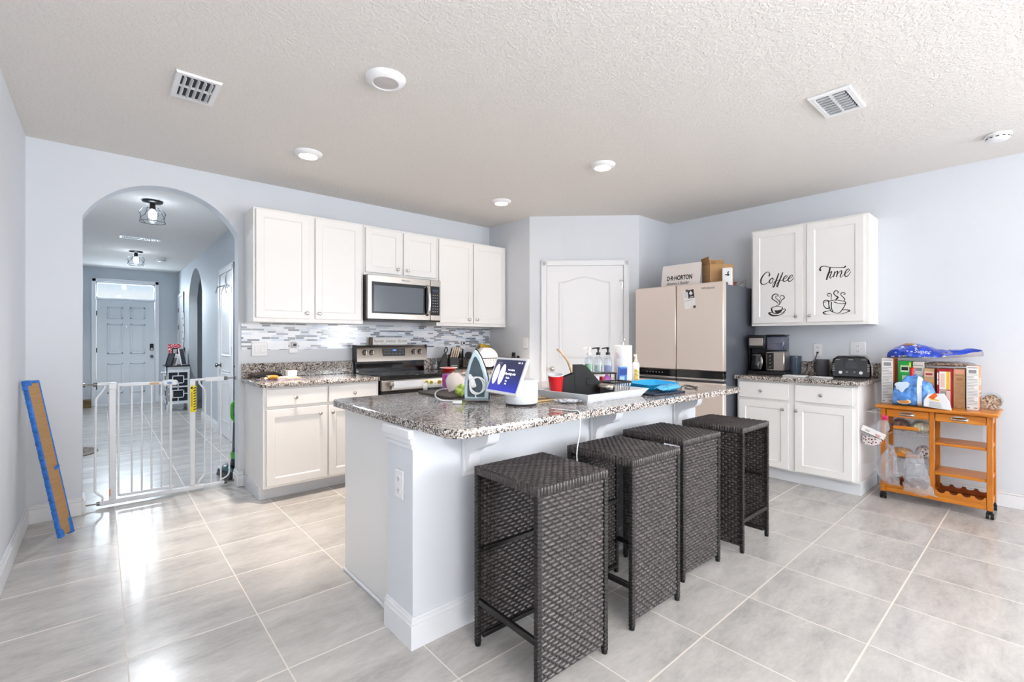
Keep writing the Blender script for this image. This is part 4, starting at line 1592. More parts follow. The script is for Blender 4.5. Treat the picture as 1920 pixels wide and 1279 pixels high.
# round black tin
tn = thing('tin', 'round black tin with a pale lid in the front of the tray', 'tin', (2.150, 1.655, TT))
B().lathe([(.046, 0), (.049, .003), (.049, .056)], (2.150, 1.655, TT), 36).build('tin_body', m_blackgloss, tn, True)
B().lathe([(.050, .0562), (.050, .066), (.047, .070), (.02, .071)], (2.150, 1.655, TT), 36).build('lid', M('tin_lid', (150, 140, 128), .25, .8), tn, True)
b = B()
for i in range(7):
    a = -1.6 + i * .14
    b.box(2.150 + .0495 * cos(a) - .002, 2.150 + .0495 * cos(a) + .002, 1.655 + .0495 * sin(a) - .002, 1.655 + .0495 * sin(a) + .002, TT + .014 + (i % 3) * .010, TT + .024 + (i % 3) * .010)
b.build('label_print', m_greyink, tn, True)
# wire basket
wb = thing('wire_basket', 'small chrome wire basket with a black rim in the tray', 'basket', (2.297, 1.700, TT))
b = B(); b.T = at((2.297, 1.700, TT), radians(-12))
b.tube([(x, y, .072) for x, y in rrect(-.078, .078, -.06, .06, .02, 5)], .0055, 8, closed=True)
b.build('rim', m_black, wb, True)
b = B(); b.T = at((2.297, 1.700, TT), radians(-12))
ring_ = rrect(-.076, .076, -.058, .058, .02, 4)
for i in range(0, len(ring_)):
    p, q = ring_[i], ring_[(i + 1) % len(ring_)]
    n = max(1, int(sqrt((p[0] - q[0]) ** 2 + (p[1] - q[1]) ** 2) / .016))
    for k in range(n):
        x, y = p[0] + (q[0] - p[0]) * k / n, p[1] + (q[1] - p[1]) * k / n
        b.cyl((x, y, .070), (x * .88, y * .88, .003), .0014, n=6)
b.tube([(x * .88, y * .88, .003) for x, y in ring_], .002, 6, closed=True)
for k in range(7): b.cyl((-.065 + k * .0217, -.05, .003), (-.065 + k * .0217, .05, .003), .0013, n=6)
b.build('wires', m_chrome, wb, True)
rb = thing('small_bottle', 'small red bottle at the far end of the white tray', 'bottle', (2.365, 1.86, TT))
e = (2.345, 1.840, TT)
B().lathe([(.020, 0), (.021, .004), (.021, .058), (.014, .070)], e, 20).build('bottle_body', m_red, rb, True)
B().cyl((e[0], e[1], TT + .0705), (e[0], e[1], TT + .092), .015, .014, 18).build('cap', M('dark_red_cap', (150, 14, 24), .3), rb, True)
# curved utensil behind the caddy
b = B()
b.tube(arc_pts([(2.262, 1.995, ZC + .010), (2.268, 2.015, 1.02), (2.250, 2.03, 1.10), (2.225, 2.055, 1.155), (2.195, 2.08, 1.192)]), [.008] * 16 + [.0075] * 8 + [.007] * 8 + [.004], 12)
b.blob((2.262, 1.995, ZC + .0095), (.020, .020, .0092), 16, 8)
o = b.build('curved_utensil', M('beige_handle', (206, 176, 142), .35, var=.12, vscale=20))
tag(o, 'curved beige utensil standing behind the black caddy', 'utensil')

# sticks and pouch beside the tray
for i, (p, q, lb) in enumerate((((998, 754), (1048, 748), 'wooden stick beside the display base, nearer the counter edge'), ((1004, 747), (1056, 741.5), 'wooden stick beside the display base, nearer the red cup'))):
    a_, b_ = on_z(p[0], p[1], ZC + .005), on_z(q[0], q[1], ZC + .005)
    o = B().cyl(a_, a_ + (b_ - a_) * .98, .0048, .0040, 10).build('wooden_stick', make_wood('stick_wood' + str(i), (206, 166, 110), (220, 184, 130), (230, 200, 150), .5, 0))
    tag(o, lb, 'stick')
b = B()
b.T = at((1.832, 1.655, ZC + .012), radians(-50))
b.blob((0, 0, 0), (.075, .030, .0118), 22, 10, .10, 4, 0)
o = b.build('clear_pouch', M('grey_pouch', (176, 176, 182), .18, var=.4, vscale=70))
tag(o, 'crinkled grey pouch lying against the corner of the white tray', 'pouch')

# ---- sink rack with bottles
RC, RA = (2.628, 2.088), radians(-30)
RM = at((RC[0], RC[1], ZC), RA)
rk = thing('sink_rack', 'black wire rack holding soap bottles behind the white tray', 'rack', (RC[0], RC[1], ZC))
for x in (-.105, .105):
    for y in (-.045, .045):
        b = B(); b.T = RM
        b.cyl((x, y, 0), (x, y, .096), .004, n=8)
        b.build('leg', m_blackmetal, rk, True)
b = B(); b.T = RM
b.tube([(x, y, .096) for x, y in rrect(-.112, .112, -.052, .052, .012, 4)], .0045, 8, closed=True)
for k in range(9): b.cyl((-.10 + k * .025, -.05, .096), (-.10 + k * .025, .05, .096), .0022, n=6)
b.build('shelf_wires', m_blackmetal, rk, True)
SHZ = ZC + .1006


def pump_bottle(x, label, liquid, pumpm, lvl):
    p = RM @ Vector((x, 0, 0))
    t = thing('soap_bottle', label, 'soap bottle', (p.x, p.y, SHZ), 0, 'soap bottles on the sink rack')
    B().lathe([(.026, 0), (.030, .004), (.030, .082), (.026, .100), (.012, .112), (.011, .122)], (0, 0, 0), 24).build('bottle_glass', m_glass, t)
    B().lathe([(.025, .005), (.027, .008), (.027, lvl)], (0, 0, 0), 24).build('liquid', liquid, t)
    b = B()
    b.cyl((0, 0, .1225), (0, 0, .140), .0155, .0145, 18)
    b.cyl((0, 0, .140), (0, 0, .162), .006, n=10)
    b.cyl((0, 0, .160), (0, 0, .176), .010, .011, 14)
    b.tube([(0, 0, .170), (-.022, .012, .171), (-.040, .022, .166)], .0045, 8)
    b.build('pump', pumpm, t)
    B().cyl((0, 0, .02), (0, 0, .122), .002, n=6).build('dip_tube', m_white, t)


pump_bottle(-.072, 'clear soap bottle with white pump and green soap on rack', M('green_soap', (170, 214, 176), .2, trans=.5), m_white, .06)
pump_bottle(-.004, 'clear bottle with black pump in the middle of the rack', M('pale_soap', (222, 232, 230), .2, trans=.6), m_black, .05)
pump_bottle(.068, 'clear bottle with black pump nearest the paper towels', M('lilac_soap', (196, 204, 240), .2, trans=.5), m_black, .05)
p = RM @ Vector((.06, 0, 0))
o = B().lathe([(.030, 0), (.032, .004), (.032, .055), (.024, .068), (.012, .074), (.012, .086)], (p.x, p.y, ZC), 22).build('purple_bottle', M('purple_bottle', (206, 116, 206), .25, coat=.3))
tag(o, 'pink purple bottle standing underneath the soap rack', 'bottle')
p = RM @ Vector((-.035, 0, 0))
b = B(); b.T = at((p.x, p.y, ZC), RA)
b.box(-.042, .042, -.028, .028, 0, .078, .008)
o = b.build('white_box', M('white_sponge_box', (236, 232, 234), .6))
tag(o, 'plain white box underneath the soap rack', 'box')
b = B(); b.T = at((2.700, 1.945, ZC), radians(-30), radians(6))
b.box(-.030, .030, -.012, .012, .002, .145, .004, 0)
b.box(-.026, .026, -.0132, -.0118, .09, .135, .0005, 1)
b.box(-.026, .010, -.0132, -.0118, .03, .08, .0005, 2)
o = b.build('blue_packet', [M('blue_packet', (86, 138, 214), .35), M('packet_dark_blue', (50, 74, 150), .4), M('packet_pale', (178, 210, 236), .4)])
tag(o, 'blue upright packet leaning beside the paper towel roll', 'packet')

# paper towels
pt = thing('paper_towel_holder', 'roll of printed paper towels on a silver upright holder', 'paper towel holder', (2.838, 2.036, ZC))
e = (2.838, 2.036, ZC)
B().lathe([(.075, 0), (.076, .006), (.070, .010), (.01, .012)], e, 32).build('base', m_chrome, pt, True)
b = B().cyl((e[0], e[1], ZC + .012), (e[0], e[1], ZC + .312), .006, n=12)
b.tube([(e[0] + .018 * cos(a), e[1], ZC + .330 + .018 * sin(a)) for a in [2 * pi * i / 20 for i in range(20)]], .003, 8, closed=True)
b.build('rod', m_chrome, pt, True)


def make_towel():
    t = NT('printed_paper_towel')
    vec = t.obj()
    n = t.noise(vec, 26, 2, .4)
    n2 = t.noise(vec, 17, 2, .4)
    c = t.ramp(n, [(.0, (240, 240, 240)), (.66, (240, 240, 240)), (.70, (222, 228, 232))])
    c2 = t.ramp(n2, [(.0, (255, 255, 255)), (.67, (255, 255, 255)), (.71, (240, 228, 238))])
    t.base(t.mix(1.0, c, c2, 'MULTIPLY'))
    t.set(Roughness=.95)
    t.bump(t.noise(vec, 260, 2), .3, .002)
    return t.m


b = B().lathe([(.020, .0125), (.062, .0125), (.064, .016), (.064, .285), (.062, .288), (.020, .288)], e, 40, cap0=False, cap1=False)
b.lathe([(.020, .0125), (.020, .288)], e, 20, cap0=False, cap1=False)
b.build('towel_roll', make_towel(), pt, True)
# spray bottle
sb = thing('spray_bottle', 'slim white spray bottle beside the paper towels', 'bottle', (2.951, 2.004, ZC))
e = (2.951, 2.004, ZC)
B().lathe([(.024, 0), (.025, .004), (.025, .150), (.020, .162), (.012, .166)], e, 24).build('bottle_body', m_white, sb, True)
b = B().cyl((e[0], e[1], ZC + .1665), (e[0], e[1], ZC + .185), .013, .012, 16)
b.cyl((e[0], e[1], ZC + .185), (e[0], e[1], ZC + .212), .008, .009, 14)
b.box(e[0] - .022, e[0] + .010, e[1] - .006, e[1] + .006, ZC + .205, ZC + .222, .003)
b.build('spray_head', M('cream_cap', (240, 226, 206), .35), sb, True)
b = B()
b.T = at((e[0], e[1], ZC), radians(-41))
b.grid(lambda a, c: (.0254 * sin((a - .5) * 1.4), -.0254 * cos((a - .5) * 1.4), .03 + c * .085), 8, 4)
b.build('label', M('gold_label', (206, 164, 92), .4, var=.4, vscale=60), sb, True)

# folio, blue tray, earphones
fo = B(); fo.T = at((2.60, 1.665, ZC), radians(-4))
fo.prism(rrect(-.170, .150, -.160, .160, .012), 0, .012, 'z', bev=.003)
o = fo.build('folio', M('navy_leather', (30, 34, 54), .35))
tag(o, 'dark navy folio lying flat beneath the blue tray', 'folio')
bt = thing('plastic_tray', 'bright blue shallow plastic tray lying on the dark folio', 'tray', (2.73, 1.735, ZC + .0124))
m_bl = M('bright_blue_plastic', (26, 158, 216), .22, coat=.3)
BM = at((2.745, 1.748, ZC + .0126), radians(-6), radians(2), 0)
b = B(); b.T = BM
def rg_(e, z): return [(x, y, z) for x, y in rrect(-.165 - e, .165 + e, -.115 - e, .115 + e, .03, 4)]
r0, r1, r2, r3 = rg_(-.012, .004), rg_(0, .036), rg_(-.006, .037), rg_(-.018, .010)
n = len(r0)
vs = r0 + r1 + r2 + r3
fs = [tuple(range(n - 1, -1, -1)), tuple(range(3 * n, 4 * n))]
for r in range(3):
    for i in range(n):
        j = (i + 1) % n
        fs.append((r * n + i, r * n + j, (r + 1) * n + j, (r + 1) * n + i))
b._a(vs, fs)
b.build('tray_shell', m_bl, bt, True)
b = B()
b.T = at((2.640, 1.560, ZC + .0128 + .020), radians(-4))
b.blob((0, 0, 0), (.125, .036, .0198), 26, 12, .10, 8)
o = b.build('plastic_bag', M('sky_blue_film', (74, 166, 232), .16, var=.2, vscale=40, coat=.5))
tag(o, 'crinkled sky blue plastic bag in front of the blue tray', 'bag')
ep = thing('earphones', 'black earphones with a looped cable near the far end of the island', 'earphones', (3.02, 1.66, ZC))
pts = [on_z(u, v, ZC + .003) for (u, v) in ((1276, 725), (1286, 722), (1298, 724), (1304, 727), (1296, 729), (1284, 727.5), (1290, 724), (1306, 726))]
B().tube(arc_pts(pts, 6), .0026, 8).build('cable', m_dark, ep, True)
B().blob(on_z(1306, 726.5, ZC + .0085), (.014, .011, .008), 12, 8).build('earbud', m_nickel_dark, ep, True)
B().blob(on_z(1276, 726, ZC + .0085), (.012, .010, .008), 12, 8).build('earbud', m_nickel_dark, ep, True)
# ================================================================== back counter things
# knife block
kb = thing('knife_block', 'black knife block with silver and black handles beside the range', 'knife block', (2.95, 4.40, ZC))
KM = at((2.955, 4.385, ZC), radians(-20))
b = B(); b.T = KM
b.prism([(-.055, 0), (.055, 0), (.055, .10), (.030, .165), (-.055, .115)], -.05, .05, 'x')
b.build('block', M('black_block', (30, 30, 34), .35), kb, True)
b = B(); b.T = KM
b.box(-.034, .034, -.0565, -.0552, .035, .050)
b.build('label', m_greyink, kb, True)
for i in range(4):
    for k in range(2):
        b = B(); b.T = KM @ at((-.036 + i * .024, .0 - k * .035 + .012, .135 - k * .012), 0, radians(22), radians(9))
        L = .115 + .02 * k
        b.box(-.008, .008, -.006, .006, 0, L, .003, 0)
        b.box(-.0088, .0088, -.0066, -.0052, .01, L - .01, .0004, 1)
        b.box(-.0085, .0085, -.0065, .0065, L - .012, L + .001, .002, 1)
        b.box(-.0085, .0085, -.0065, .0065, .025, .034, .001, 1)
        b.build('knife_handle', [m_black, m_chrome], kb, True)
sc_ = thing('shears', 'black kitchen shears in a tapered black sleeve left of the knife block', 'shears', (2.82, 4.42, ZC))
KM2 = at((2.825, 4.42, ZC + .002), radians(-20)) @ Matrix.Rotation(radians(10), 4, 'Y')
b = B(); b.T = KM2
b.prism([(-.050, -.0085), (.050, .0085), (.034, .170), (-.004, .176)], -.025, .025, 'y', bev=.004)
b.build('sleeve', m_black, sc_, True)
b = B(); b.T = KM2
b.tube([(.012 + .016 * cos(2 * pi * i / 20), 0, .218 + .030 * sin(2 * pi * i / 20)) for i in range(20)], .006, 8, closed=True)
b.box(.002, .022, -.006, .006, .160, .192, .003)
b.build('loop_handle', m_black, sc_, True)
gj = thing('glass_jar', 'small clear glass jar against the tile just right of the range', 'jar', (2.80, 4.485, ZC))
B().lathe([(.032, 0), (.036, .004), (.036, .10), (.030, .115), (.031, .125)], (2.79, 4.487, ZC), 24, cap1=False).build('jar_glass', m_glass, gj, True)
B().lathe([(.030, .004), (.032, .006), (.032, .055)], (2.79, 4.487, ZC), 20).build('contents', M('grey_sand', (176, 172, 166), .8, var=.2, vscale=200), gj, True)
rd = thing('red_dish', 'shallow red dish with a glossy white rim beside the range', 'dish', (2.80, 4.20, ZC))
B().lathe([(.045, 0), (.050, .003), (.088, .030), (.092, .034), (.086, .033), (.046, .008), (.001, .007)], (2.765, 4.19, ZC), 32, cap1=False).build('dish_body', m_red, rd, True)
b = B(); b.tube([(2.765 + .091 * cos(2 * pi * i / 36), 4.19 + .091 * sin(2 * pi * i / 36), ZC + .0345) for i in range(36)], .003, 6, closed=True)
b.build('rim', m_white, rd, True)
# dish rack with plates
dk = thing('dish_rack', 'dark wire dish rack holding white plates by the pantry wall', 'dish rack', (3.25, 4.2, ZC))
b = B()
x0, x1, y0, y1 = 3.03, 3.52, 4.07, 4.40
for z in (.012, .125):
    b.tube([(x, y, ZC + z) for x, y in rrect(x0, x1, y0, y1, .03, 4)], .0045, 8, closed=True)
for k in range(13):
    x = x0 + .02 + k * (x1 - x0 - .04) / 12
    b.cyl((x, y0, ZC + .012), (x, y1, ZC + .012), .0022, n=6)
    b.cyl((x, y0, ZC + .012), (x, y0, ZC + .125), .0022, n=6)
    b.cyl((x, y1, ZC + .012), (x, y1, ZC + .125), .0022, n=6)
for (x, y) in ((x0 + .03, y0 + .03), (x1 - .03, y0 + .03), (x0 + .03, y1 - .03), (x1 - .03, y1 - .03)): b.cyl((x, y, ZC), (x, y, ZC + .014), .008, n=10)
b.build('wire_frame', m_blackmetal, dk, True)
pl0 = None
PLAB = ['white dinner plate standing frontmost in the dish rack', 'white plate standing second in the dish rack', 'white plate standing third in the dish rack', 'white plate standing at the back of the dish rack']
for i in range(4):
    loc = (3.285 + i * .010, 4.175 + i * .044, ZC + .128)
    if pl0 is None:
        b = B(); b.T = Matrix.Rotation(radians(78), 4, 'X')
        b.lathe([(.07, 0), (.073, .003), (.085, .006), (.108, .018), (.110, .020), (.104, .019), (.083, .010), (.070, .006), (.001, .006)], (0, 0, -.004), 40, cap1=False)
        pl0 = tag(b.build('dinner_plate', M('plate_white', (244, 243, 242), .15, coat=.3)), PLAB[0], 'plate', 'plates in the dish rack')
        pl0.matrix_basis = at(loc, radians(-20))
    else:
        q = pl0.copy(); COL.objects.link(q)
        q.matrix_basis = at(loc, radians(-20)); q['label'] = PLAB[i]
pn = thing('round_tin', 'round black canister behind the tip of the iron', 'canister', (3.10, 4.475, ZC))
B().lathe([(.045, 0), (.047, .004), (.047, .20)], (3.10, 4.475, ZC), 28).build('canister_body', m_blackgloss, pn, True)
B().lathe([(.048, .2005), (.049, .215), (.046, .225), (.014, .228), (.012, .245), (.001, .247)], (3.10, 4.475, ZC), 28, cap1=False).build('lid', m_nickel_dark, pn, True)
b = B()
b.T = at((3.46, 4.478, ZC), radians(-8))
b.prism([(-.07, 0), (.07, 0), (.078, .10), (.072, .262), (-.06, .285), (-.075, .11)], -.025, .025, 'y', bev=.012)
o = b.build('snack_bag', M('mustard_foil', (208, 164, 44), .3, var=.25, vscale=30))
tag(o, 'mustard yellow foil bag standing behind the white plates', 'bag')
for (x, y, r, h, mb, mc, lab) in ((3.53, 4.02, .026, .185, M('dark_spice', (52, 42, 36), .25), m_black, 'dark brown spice bottle by the pantry switch'),
                                  (3.54, 3.955, .020, .150, M('yellow_label', (226, 190, 40), .4), m_black, 'small yellow bottle with black cap by the pantry switch')):
    t = thing('spice_bottle', lab, 'bottle', (x, y, ZC))
    B().lathe([(r * .95, 0), (r, .004), (r, h * .72), (r * .6, h * .80)], (x, y, ZC), 22).build('bottle_body', mb, t, True)
    B().lathe([(r * .75, h * .802), (r * .85, h * .82), (r * .85, h * .97), (r * .6, h)], (x, y, ZC), 20).build('cap', mc, t, True)

# mail and odds and ends on the left counter
def flat(name, x, y, z, w, d, h, rz, mats, lab, cat, marks=(), bev=.001):
    b = B(); b.T = at((x, y, z), radians(rz))
    b.box(-w / 2, w / 2, -d / 2, d / 2, 0, h, bev, 0)
    for (a0_, a1_, c0, c1, m) in marks: b.box(a0_ * w, a1_ * w, c0 * d, c1 * d, h - .0002, h + .0006, 0, m)
    return tag(b.build(name, mats), lab, cat)


m_mag1 = M('magazine_tan', (206, 182, 152), .35, var=.25, vscale=30)
m_mag2 = M('magazine_mauve', (150, 136, 152), .35, var=.3, vscale=26)
flat('magazine', 1.11, 4.20, ZC, .29, .215, .008, 6, [m_mag2, m_paper, M('print_plum', (96, 70, 96), .4)], 'mauve magazine at the bottom of the paper pile on the left counter', 'magazine', ((-.4, .1, -.3, .3, 1), (.15, .45, -.3, .1, 2)))
flat('magazine', 1.125, 4.215, ZC + .0088, .275, .20, .007, -4, [m_mag1, M('print_cream', (232, 214, 190), .4), M('print_pink', (222, 176, 170), .4)], 'tan magazine on top of the mauve one on the left counter', 'magazine', ((-.45, -.05, -.4, .4, 1), (0, .4, -.4, 0, 2)))
flat('envelope', 1.13, 4.225, ZC + .0168, .235, .11, .003, 8, [m_paper, m_greyink], 'white envelope on the top of the paper pile', 'envelope', ((-.35, -.1, .1, .3, 1),))
b = B(); b.T = at((1.035, 4.10, ZC + .0165), radians(14)); b.blob((0, 0, .0145), (.045, .034, .014), 18, 10, .12, 3)
o = b.build('orange_packet', M('orange_packet', (232, 138, 58), .3, var=.25, vscale=60)); tag(o, 'crumpled orange packet on the front edge of the paper pile', 'packet')
flat('small_box', 1.225, 4.275, ZC + .0205, .075, .055, .048, 5, [m_paper, m_greyink], 'small white box standing on the paper pile', 'box', ((-.3, .3, -.2, .2, 1),), .002)
b = B(); b.T = at((1.07, 4.375, ZC), radians(8)); b.blob((0, 0, .0215), (.115, .035, .0198), 24, 10, .05, 2)
b.box(-.03, .01, -.034, -.03, .016, .028, .001, 1)
o = b.build('black_pouch', [M('black_fabric', (24, 24, 28), .6), m_white]); tag(o, 'long black zip pouch behind the paper pile', 'pouch')
b = B(); b.T = at((1.055, 4.455, ZC), radians(3)); b.blob((0, 0, .0285), (.125, .030, .0258), 24, 10, .06, 7)
o = b.build('brown_pouch', M('brown_fabric', (86, 72, 70), .6, var=.35, vscale=40)); tag(o, 'mottled brown pouch against the granite upstand', 'pouch')
gl = thing('eyeglasses', 'black eyeglasses at the front left corner of the left counter', 'glasses', (.965, 4.13, ZC))
b = B()
for s in (-1, 1): b.tube([(.965 + s * .030 + .024 * cos(2 * pi * i / 20), 4.11, ZC + .0215 + .018 * sin(2 * pi * i / 20)) for i in range(20)], .0026, 6, closed=True)
b.cyl((.959, 4.11, ZC + .026), (.971, 4.11, ZC + .026), .002, n=6)
b.build('front_frame', m_black, gl, True)
for s in (-1, 1):
    B().tube(arc_pts([(.965 + s * .055, 4.11, ZC + .026), (.965 + s * .056, 4.17, ZC + .024), (.965 + s * .054, 4.23, ZC + .006)]), .0022, 6).build('temple', m_black, gl, True)

# ================================================================== coffee counter things
CM = at((4.805, 1.772, ZC), radians(-85))      # local -y faces the room and the camera
cm_ = thing('coffee_maker', 'black and steel coffee maker with carafe on the coffee counter', 'coffee maker', (4.785, 1.735, ZC))
b = B(); b.T = CM
b.box(-.165, .160, -.10, .11, 0, .035, .008)
b.box(-.165, -.015, .015, .11, .035, .375, .008)
b.box(-.165, -.010, -.10, .0149, .245, .375, .010)
b.box(-.178, -.166, -.02, .09, .04, .345, .004)
b.build('housing', m_black, cm_, True)
b = B(); b.T = CM
b.box(-.150, -.028, -.104, -.099, .272, .345, .003)
b.build('brew_plate', m_steel, cm_, True)
b = B(); b.T = CM @ at((-.090, -.045, .038))
b.lathe([(.048, 0), (.062, .012), (.066, .05), (.058, .10), (.046, .128), (.048, .140)], (0, 0, 0), 28, cap1=False)
cf = b.build('carafe', clear('carafe_glass', (150, 150, 152), .16, .05), cm_, True)
b = B(); b.T = CM @ at((-.090, -.045, .038))
b.lathe([(.049, .141), (.052, .150), (.030, .165), (.01, .166)], (0, 0, 0), 24)
b.tube(arc_pts([(.03, -.044, .135), (.055, -.082, .125), (.062, -.094, .07), (.040, -.062, .02)]), .010, 10)
b.build('carafe_handle', m_steel, cf)
b = B(); b.T = CM @ at((-.090, -.045, .038))
b.lathe([(.046, .002), (.060, .013), (.063, .048)], (0, 0, 0), 24)
b.build('coffee', M('dark_coffee', (40, 24, 16), .1), cf)
b = B(); b.T = CM
b.box(-.008, .150, -.095, .10, .036, .222, .010)
b.build('grinder_base', m_steel, cm_, True)
b = B(); b.T = CM
b.box(.004, .062, -.099, -.094, .052, .206, .006, 0)
for i in range(4):
    z = .075 + i * .034
    b.cyl((.033, -.0995, z), (.033, -.1015, z), .011, .010, 14, 1)
    b.cyl((.050, -.0995, z + .012), (.050, -.1005, z + .012), .004, .004, 8, 1)
b.build('control_strip', [m_black, m_nickel_dark], cm_, True)
b = B(); b.T = CM
b.box(-.006, .146, -.092, .095, .224, .362, .012)
b.build('water_tank', clear('smoky_tank', (186, 190, 206), .22, .08), cm_, True)
b = B(); b.T = CM
b.box(-.008, .148, -.094, .097, .3625, .378, .006)
b.build('tank_lid', m_black, cm_, True)
b = B(); b.T = CM
b.box(.012, .130, -.06, .07, .226, .30, .01)
b.build('tank_water', clear('tank_water', (196, 200, 224), .25, .05), cm_, True)


def mug(name, x, y, r, h, mat, lab, hang, taper=1.0):
    t = thing(name, lab, 'mug', (x, y, ZC))
    B().lathe([(r * .92 * taper, 0), (r * .98 * taper, .004), (r, h), (r * .94, h), (r * .9 * taper, .008), (.001, .007)], (0, 0, 0), 32, cap1=False).build('cup', mat, t)
    b = B()
    ca, sa = cos(hang), sin(hang)
    pts = [(r * .97, h * .86), (r * 1.45, h * .84), (r * 1.62, h * .55), (r * 1.42, h * .22), (r * .96, h * .18)]
    b.tube(arc_pts([(ca * q, sa * q, z) for q, z in pts], 6), .0075, 10)
    b.build('handle', mat, t)


mug('mug', 4.995, 1.615, .056, .175, M('slate_blue_enamel', (70, 84, 102), .3, coat=.3), 'large slate blue mug beside the coffee maker', radians(205))
mug('mug', 4.985, 1.385, .056, .150, M('charcoal_enamel', (88, 88, 94), .35), 'dark charcoal mug below the wall outlet on the coffee counter', radians(60), .95)
flat('white_dish', 4.665, 1.505, ZC, .13, .175, .012, 5, [m_white, m_paper], 'white flat square dish in front of the blue mug', 'dish', ((-.42, .42, -.42, .42, 1),), .003)
flat('white_dish', 4.690, 1.315, ZC, .11, .15, .009, -6, [m_white, m_paper], 'smaller white flat dish beside the toaster', 'dish', ((-.42, .42, -.42, .42, 1),), .003)
b = B().tube(arc_pts([(4.80, 1.50, ZC + .004), (4.86, 1.475, ZC + .05), (4.95, 1.49, ZC + .11), (5.06, 1.47, 1.06), (5.088, 1.455, 1.125)], 6), .0034, 8)
b.cyl((5.088, 1.455, 1.125), (5.0945, 1.4535, 1.13), .010, n=10)
o = b.build('appliance_cord', m_black); tag(o, 'black cord running up to the outlet above the mugs', 'cord')
# toaster
TM = at((4.865, 1.135, ZC), radians(-80))
ts = thing('toaster', 'shiny black two-dial toaster with silver ends on the coffee counter', 'toaster', (4.865, 1.135, ZC))
prof = [(-.135, .012), (.135, .012), (.140, .03), (.138, .10), (.124, .165), (.095, .188), (-.095, .188), (-.124, .165), (-.138, .10), (-.140, .03)]
b = B(); b.T = TM
b.prism(prof, -.092, .092, 'y', bev=.014)
b.build('body', m_blackgloss, ts, True)
b = B(); b.T = TM
prof2 = [(p[0] * 1.0, p[1]) for p in prof]
b.prism([(p[0] * 1.03, .012 + (p[1] - .012) * 1.01) for p in prof], .0925, .150, 'y', bev=.012)
b.build('silver_end', make_steel('toaster_steel', (176, 174, 170), .25, 1), ts, True)
b = B(); b.T = TM
b.box(-.118, .118, -.070, .14, 0, .0115, .003)
b.build('base', m_black, ts, True)
b = B(); b.T = TM
for x in (-.045, .045): b.box(x - .014, x + .014, -.06, .12, .1872, .1895, .001)
b.build('bread_slot', m_dark, ts, True)
for x in (-.070, .070):
    b = B(); b.T = TM
    b.cyl((x, -.0925, .052), (x, -.106, .052), .015, .013, 18)
    b.build('dial', m_chrome, ts, True)
b = B(); b.T = TM
for x in (-.026, .026): b.cyl((x, -.0925, .056), (x, -.098, .056), .009, n=14)
b.build('button', m_nickel_dark, ts, True)
b = B(); b.T = TM
b.box(-.042, .042, -.094, -.090, .085, .145, .002)
b.build('front_window', m_dark, ts, True)
b = B(); b.T = TM
for x in (-.088, 0, .088): b.box(x - .016, x + .016, -.0945, -.0915, .158, .163)
for x in (-.120, .120):
    for k in range(5): b.box(x - .008, x + .008, -.0938, -.0915, .062 + k * .014, .067 + k * .014)
b.build('silver_print', m_greyink, ts, True)

# ================================================================== on the fridge
ZF = FZ + .0004
sgn = thing('builder_sign', 'white sign with bold black lettering leaning on top of the fridge', 'sign', (4.42, 2.50, 1.763))
SG = at((4.40, 2.50, 1.7662), radians(-90), radians(-10))
b = B(); b.T = SG
b.prism(rrect(-.185, .235, 0, .255, .006, 2), 0, .014, 'y', bev=.002)
b.build('board', M('sign_white', (240, 232, 228), .5), sgn, True)
text_part('lettering', 'D·R·HORTON', .066, M('sign_black', (30, 28, 28), .5), sgn, SG @ frame_mat((-.125, -.0008, .112), (1, 0, 0), (0, 0, 1)), world=True, extr=.0008, sx=.68, bold=.0016, align='LEFT')
text_part('script_lettering', "America's Builder", .046, M('sign_black', (30, 28, 28), .5), sgn, SG @ frame_mat((-.125, -.0008, .056), (1, 0, 0), (0, 0, 1)), world=True, shear=.5, sx=.75, align='LEFT')
# open cardboard box
bxm = at((4.565, 2.162, 1.7635), radians(-38))
bx = thing('cardboard_box', 'open brown cardboard box with raised flaps on the fridge', 'box', (4.475, 2.185, 1.7635))
w, d, hh_ = .115, .085, .215
b = B(); b.T = bxm
for (a0_, a1_, c0, c1) in ((-w, w, -d, -d + .004), (-w, w, d - .004, d), (-w, -w + .004, -d + .004, d - .004), (w - .004, w, -d + .004, d - .004)):
    b.box(a0_, a1_, c0, c1, 0, hh_)
b.box(-w, w, -d, d, 0, .004)
b.build('carton', m_card, bx, True)
b = B(); b.T = bxm @ at((0, d - .002, hh_), 0, radians(-8))
b.box(-.080, w, -.002, .002, 0, .075)
b.box(-.02, .025, -.0028, -.0018, .03, .055, 0, 1)
b.build('back_flap', [m_card, m_card_in], bx, True)
b = B(); b.T = bxm @ at((-w + .002, 0, hh_), 0, 0, radians(-12))
b.box(-.002, .002, -d + .006, d - .006, 0, .075)
b.build('side_flap', m_card_in, bx, True)
b = B(); b.T = bxm
for (cx_, cz, r) in ((.078, .155, .012), (.072, .100, .026)):
    b.tube([(cx_ + r * cos(2 * pi * i / 24), -d - .0006, cz + r * sin(2 * pi * i / 24)) for i in range(24)], .0012, 4, closed=True)
b.box(.070, .086, -d - .001, -d, .148, .162)
b.build('printed_marks', m_card_in, bx, True)
o = B().box(4.745, 4.80, 2.15, 2.235, 1.7635, 1.875, .004).build('dark_box', M('dark_brown_box', (44, 34, 26), .6)); tag(o, 'small dark brown box behind the white container on the fridge', 'box')
wc = thing('canister', 'white canister with a black bird-like mark on the fridge corner', 'canister', (4.47, 2.02, 1.763))
WM = at((4.472, 2.022, 1.7632), radians(-70))
b = B(); b.T = WM
b.box(-.042, .042, -.042, .042, 0, .165, .006)
b.build('canister_body', m_white, wc, True)
b = B(); b.T = WM
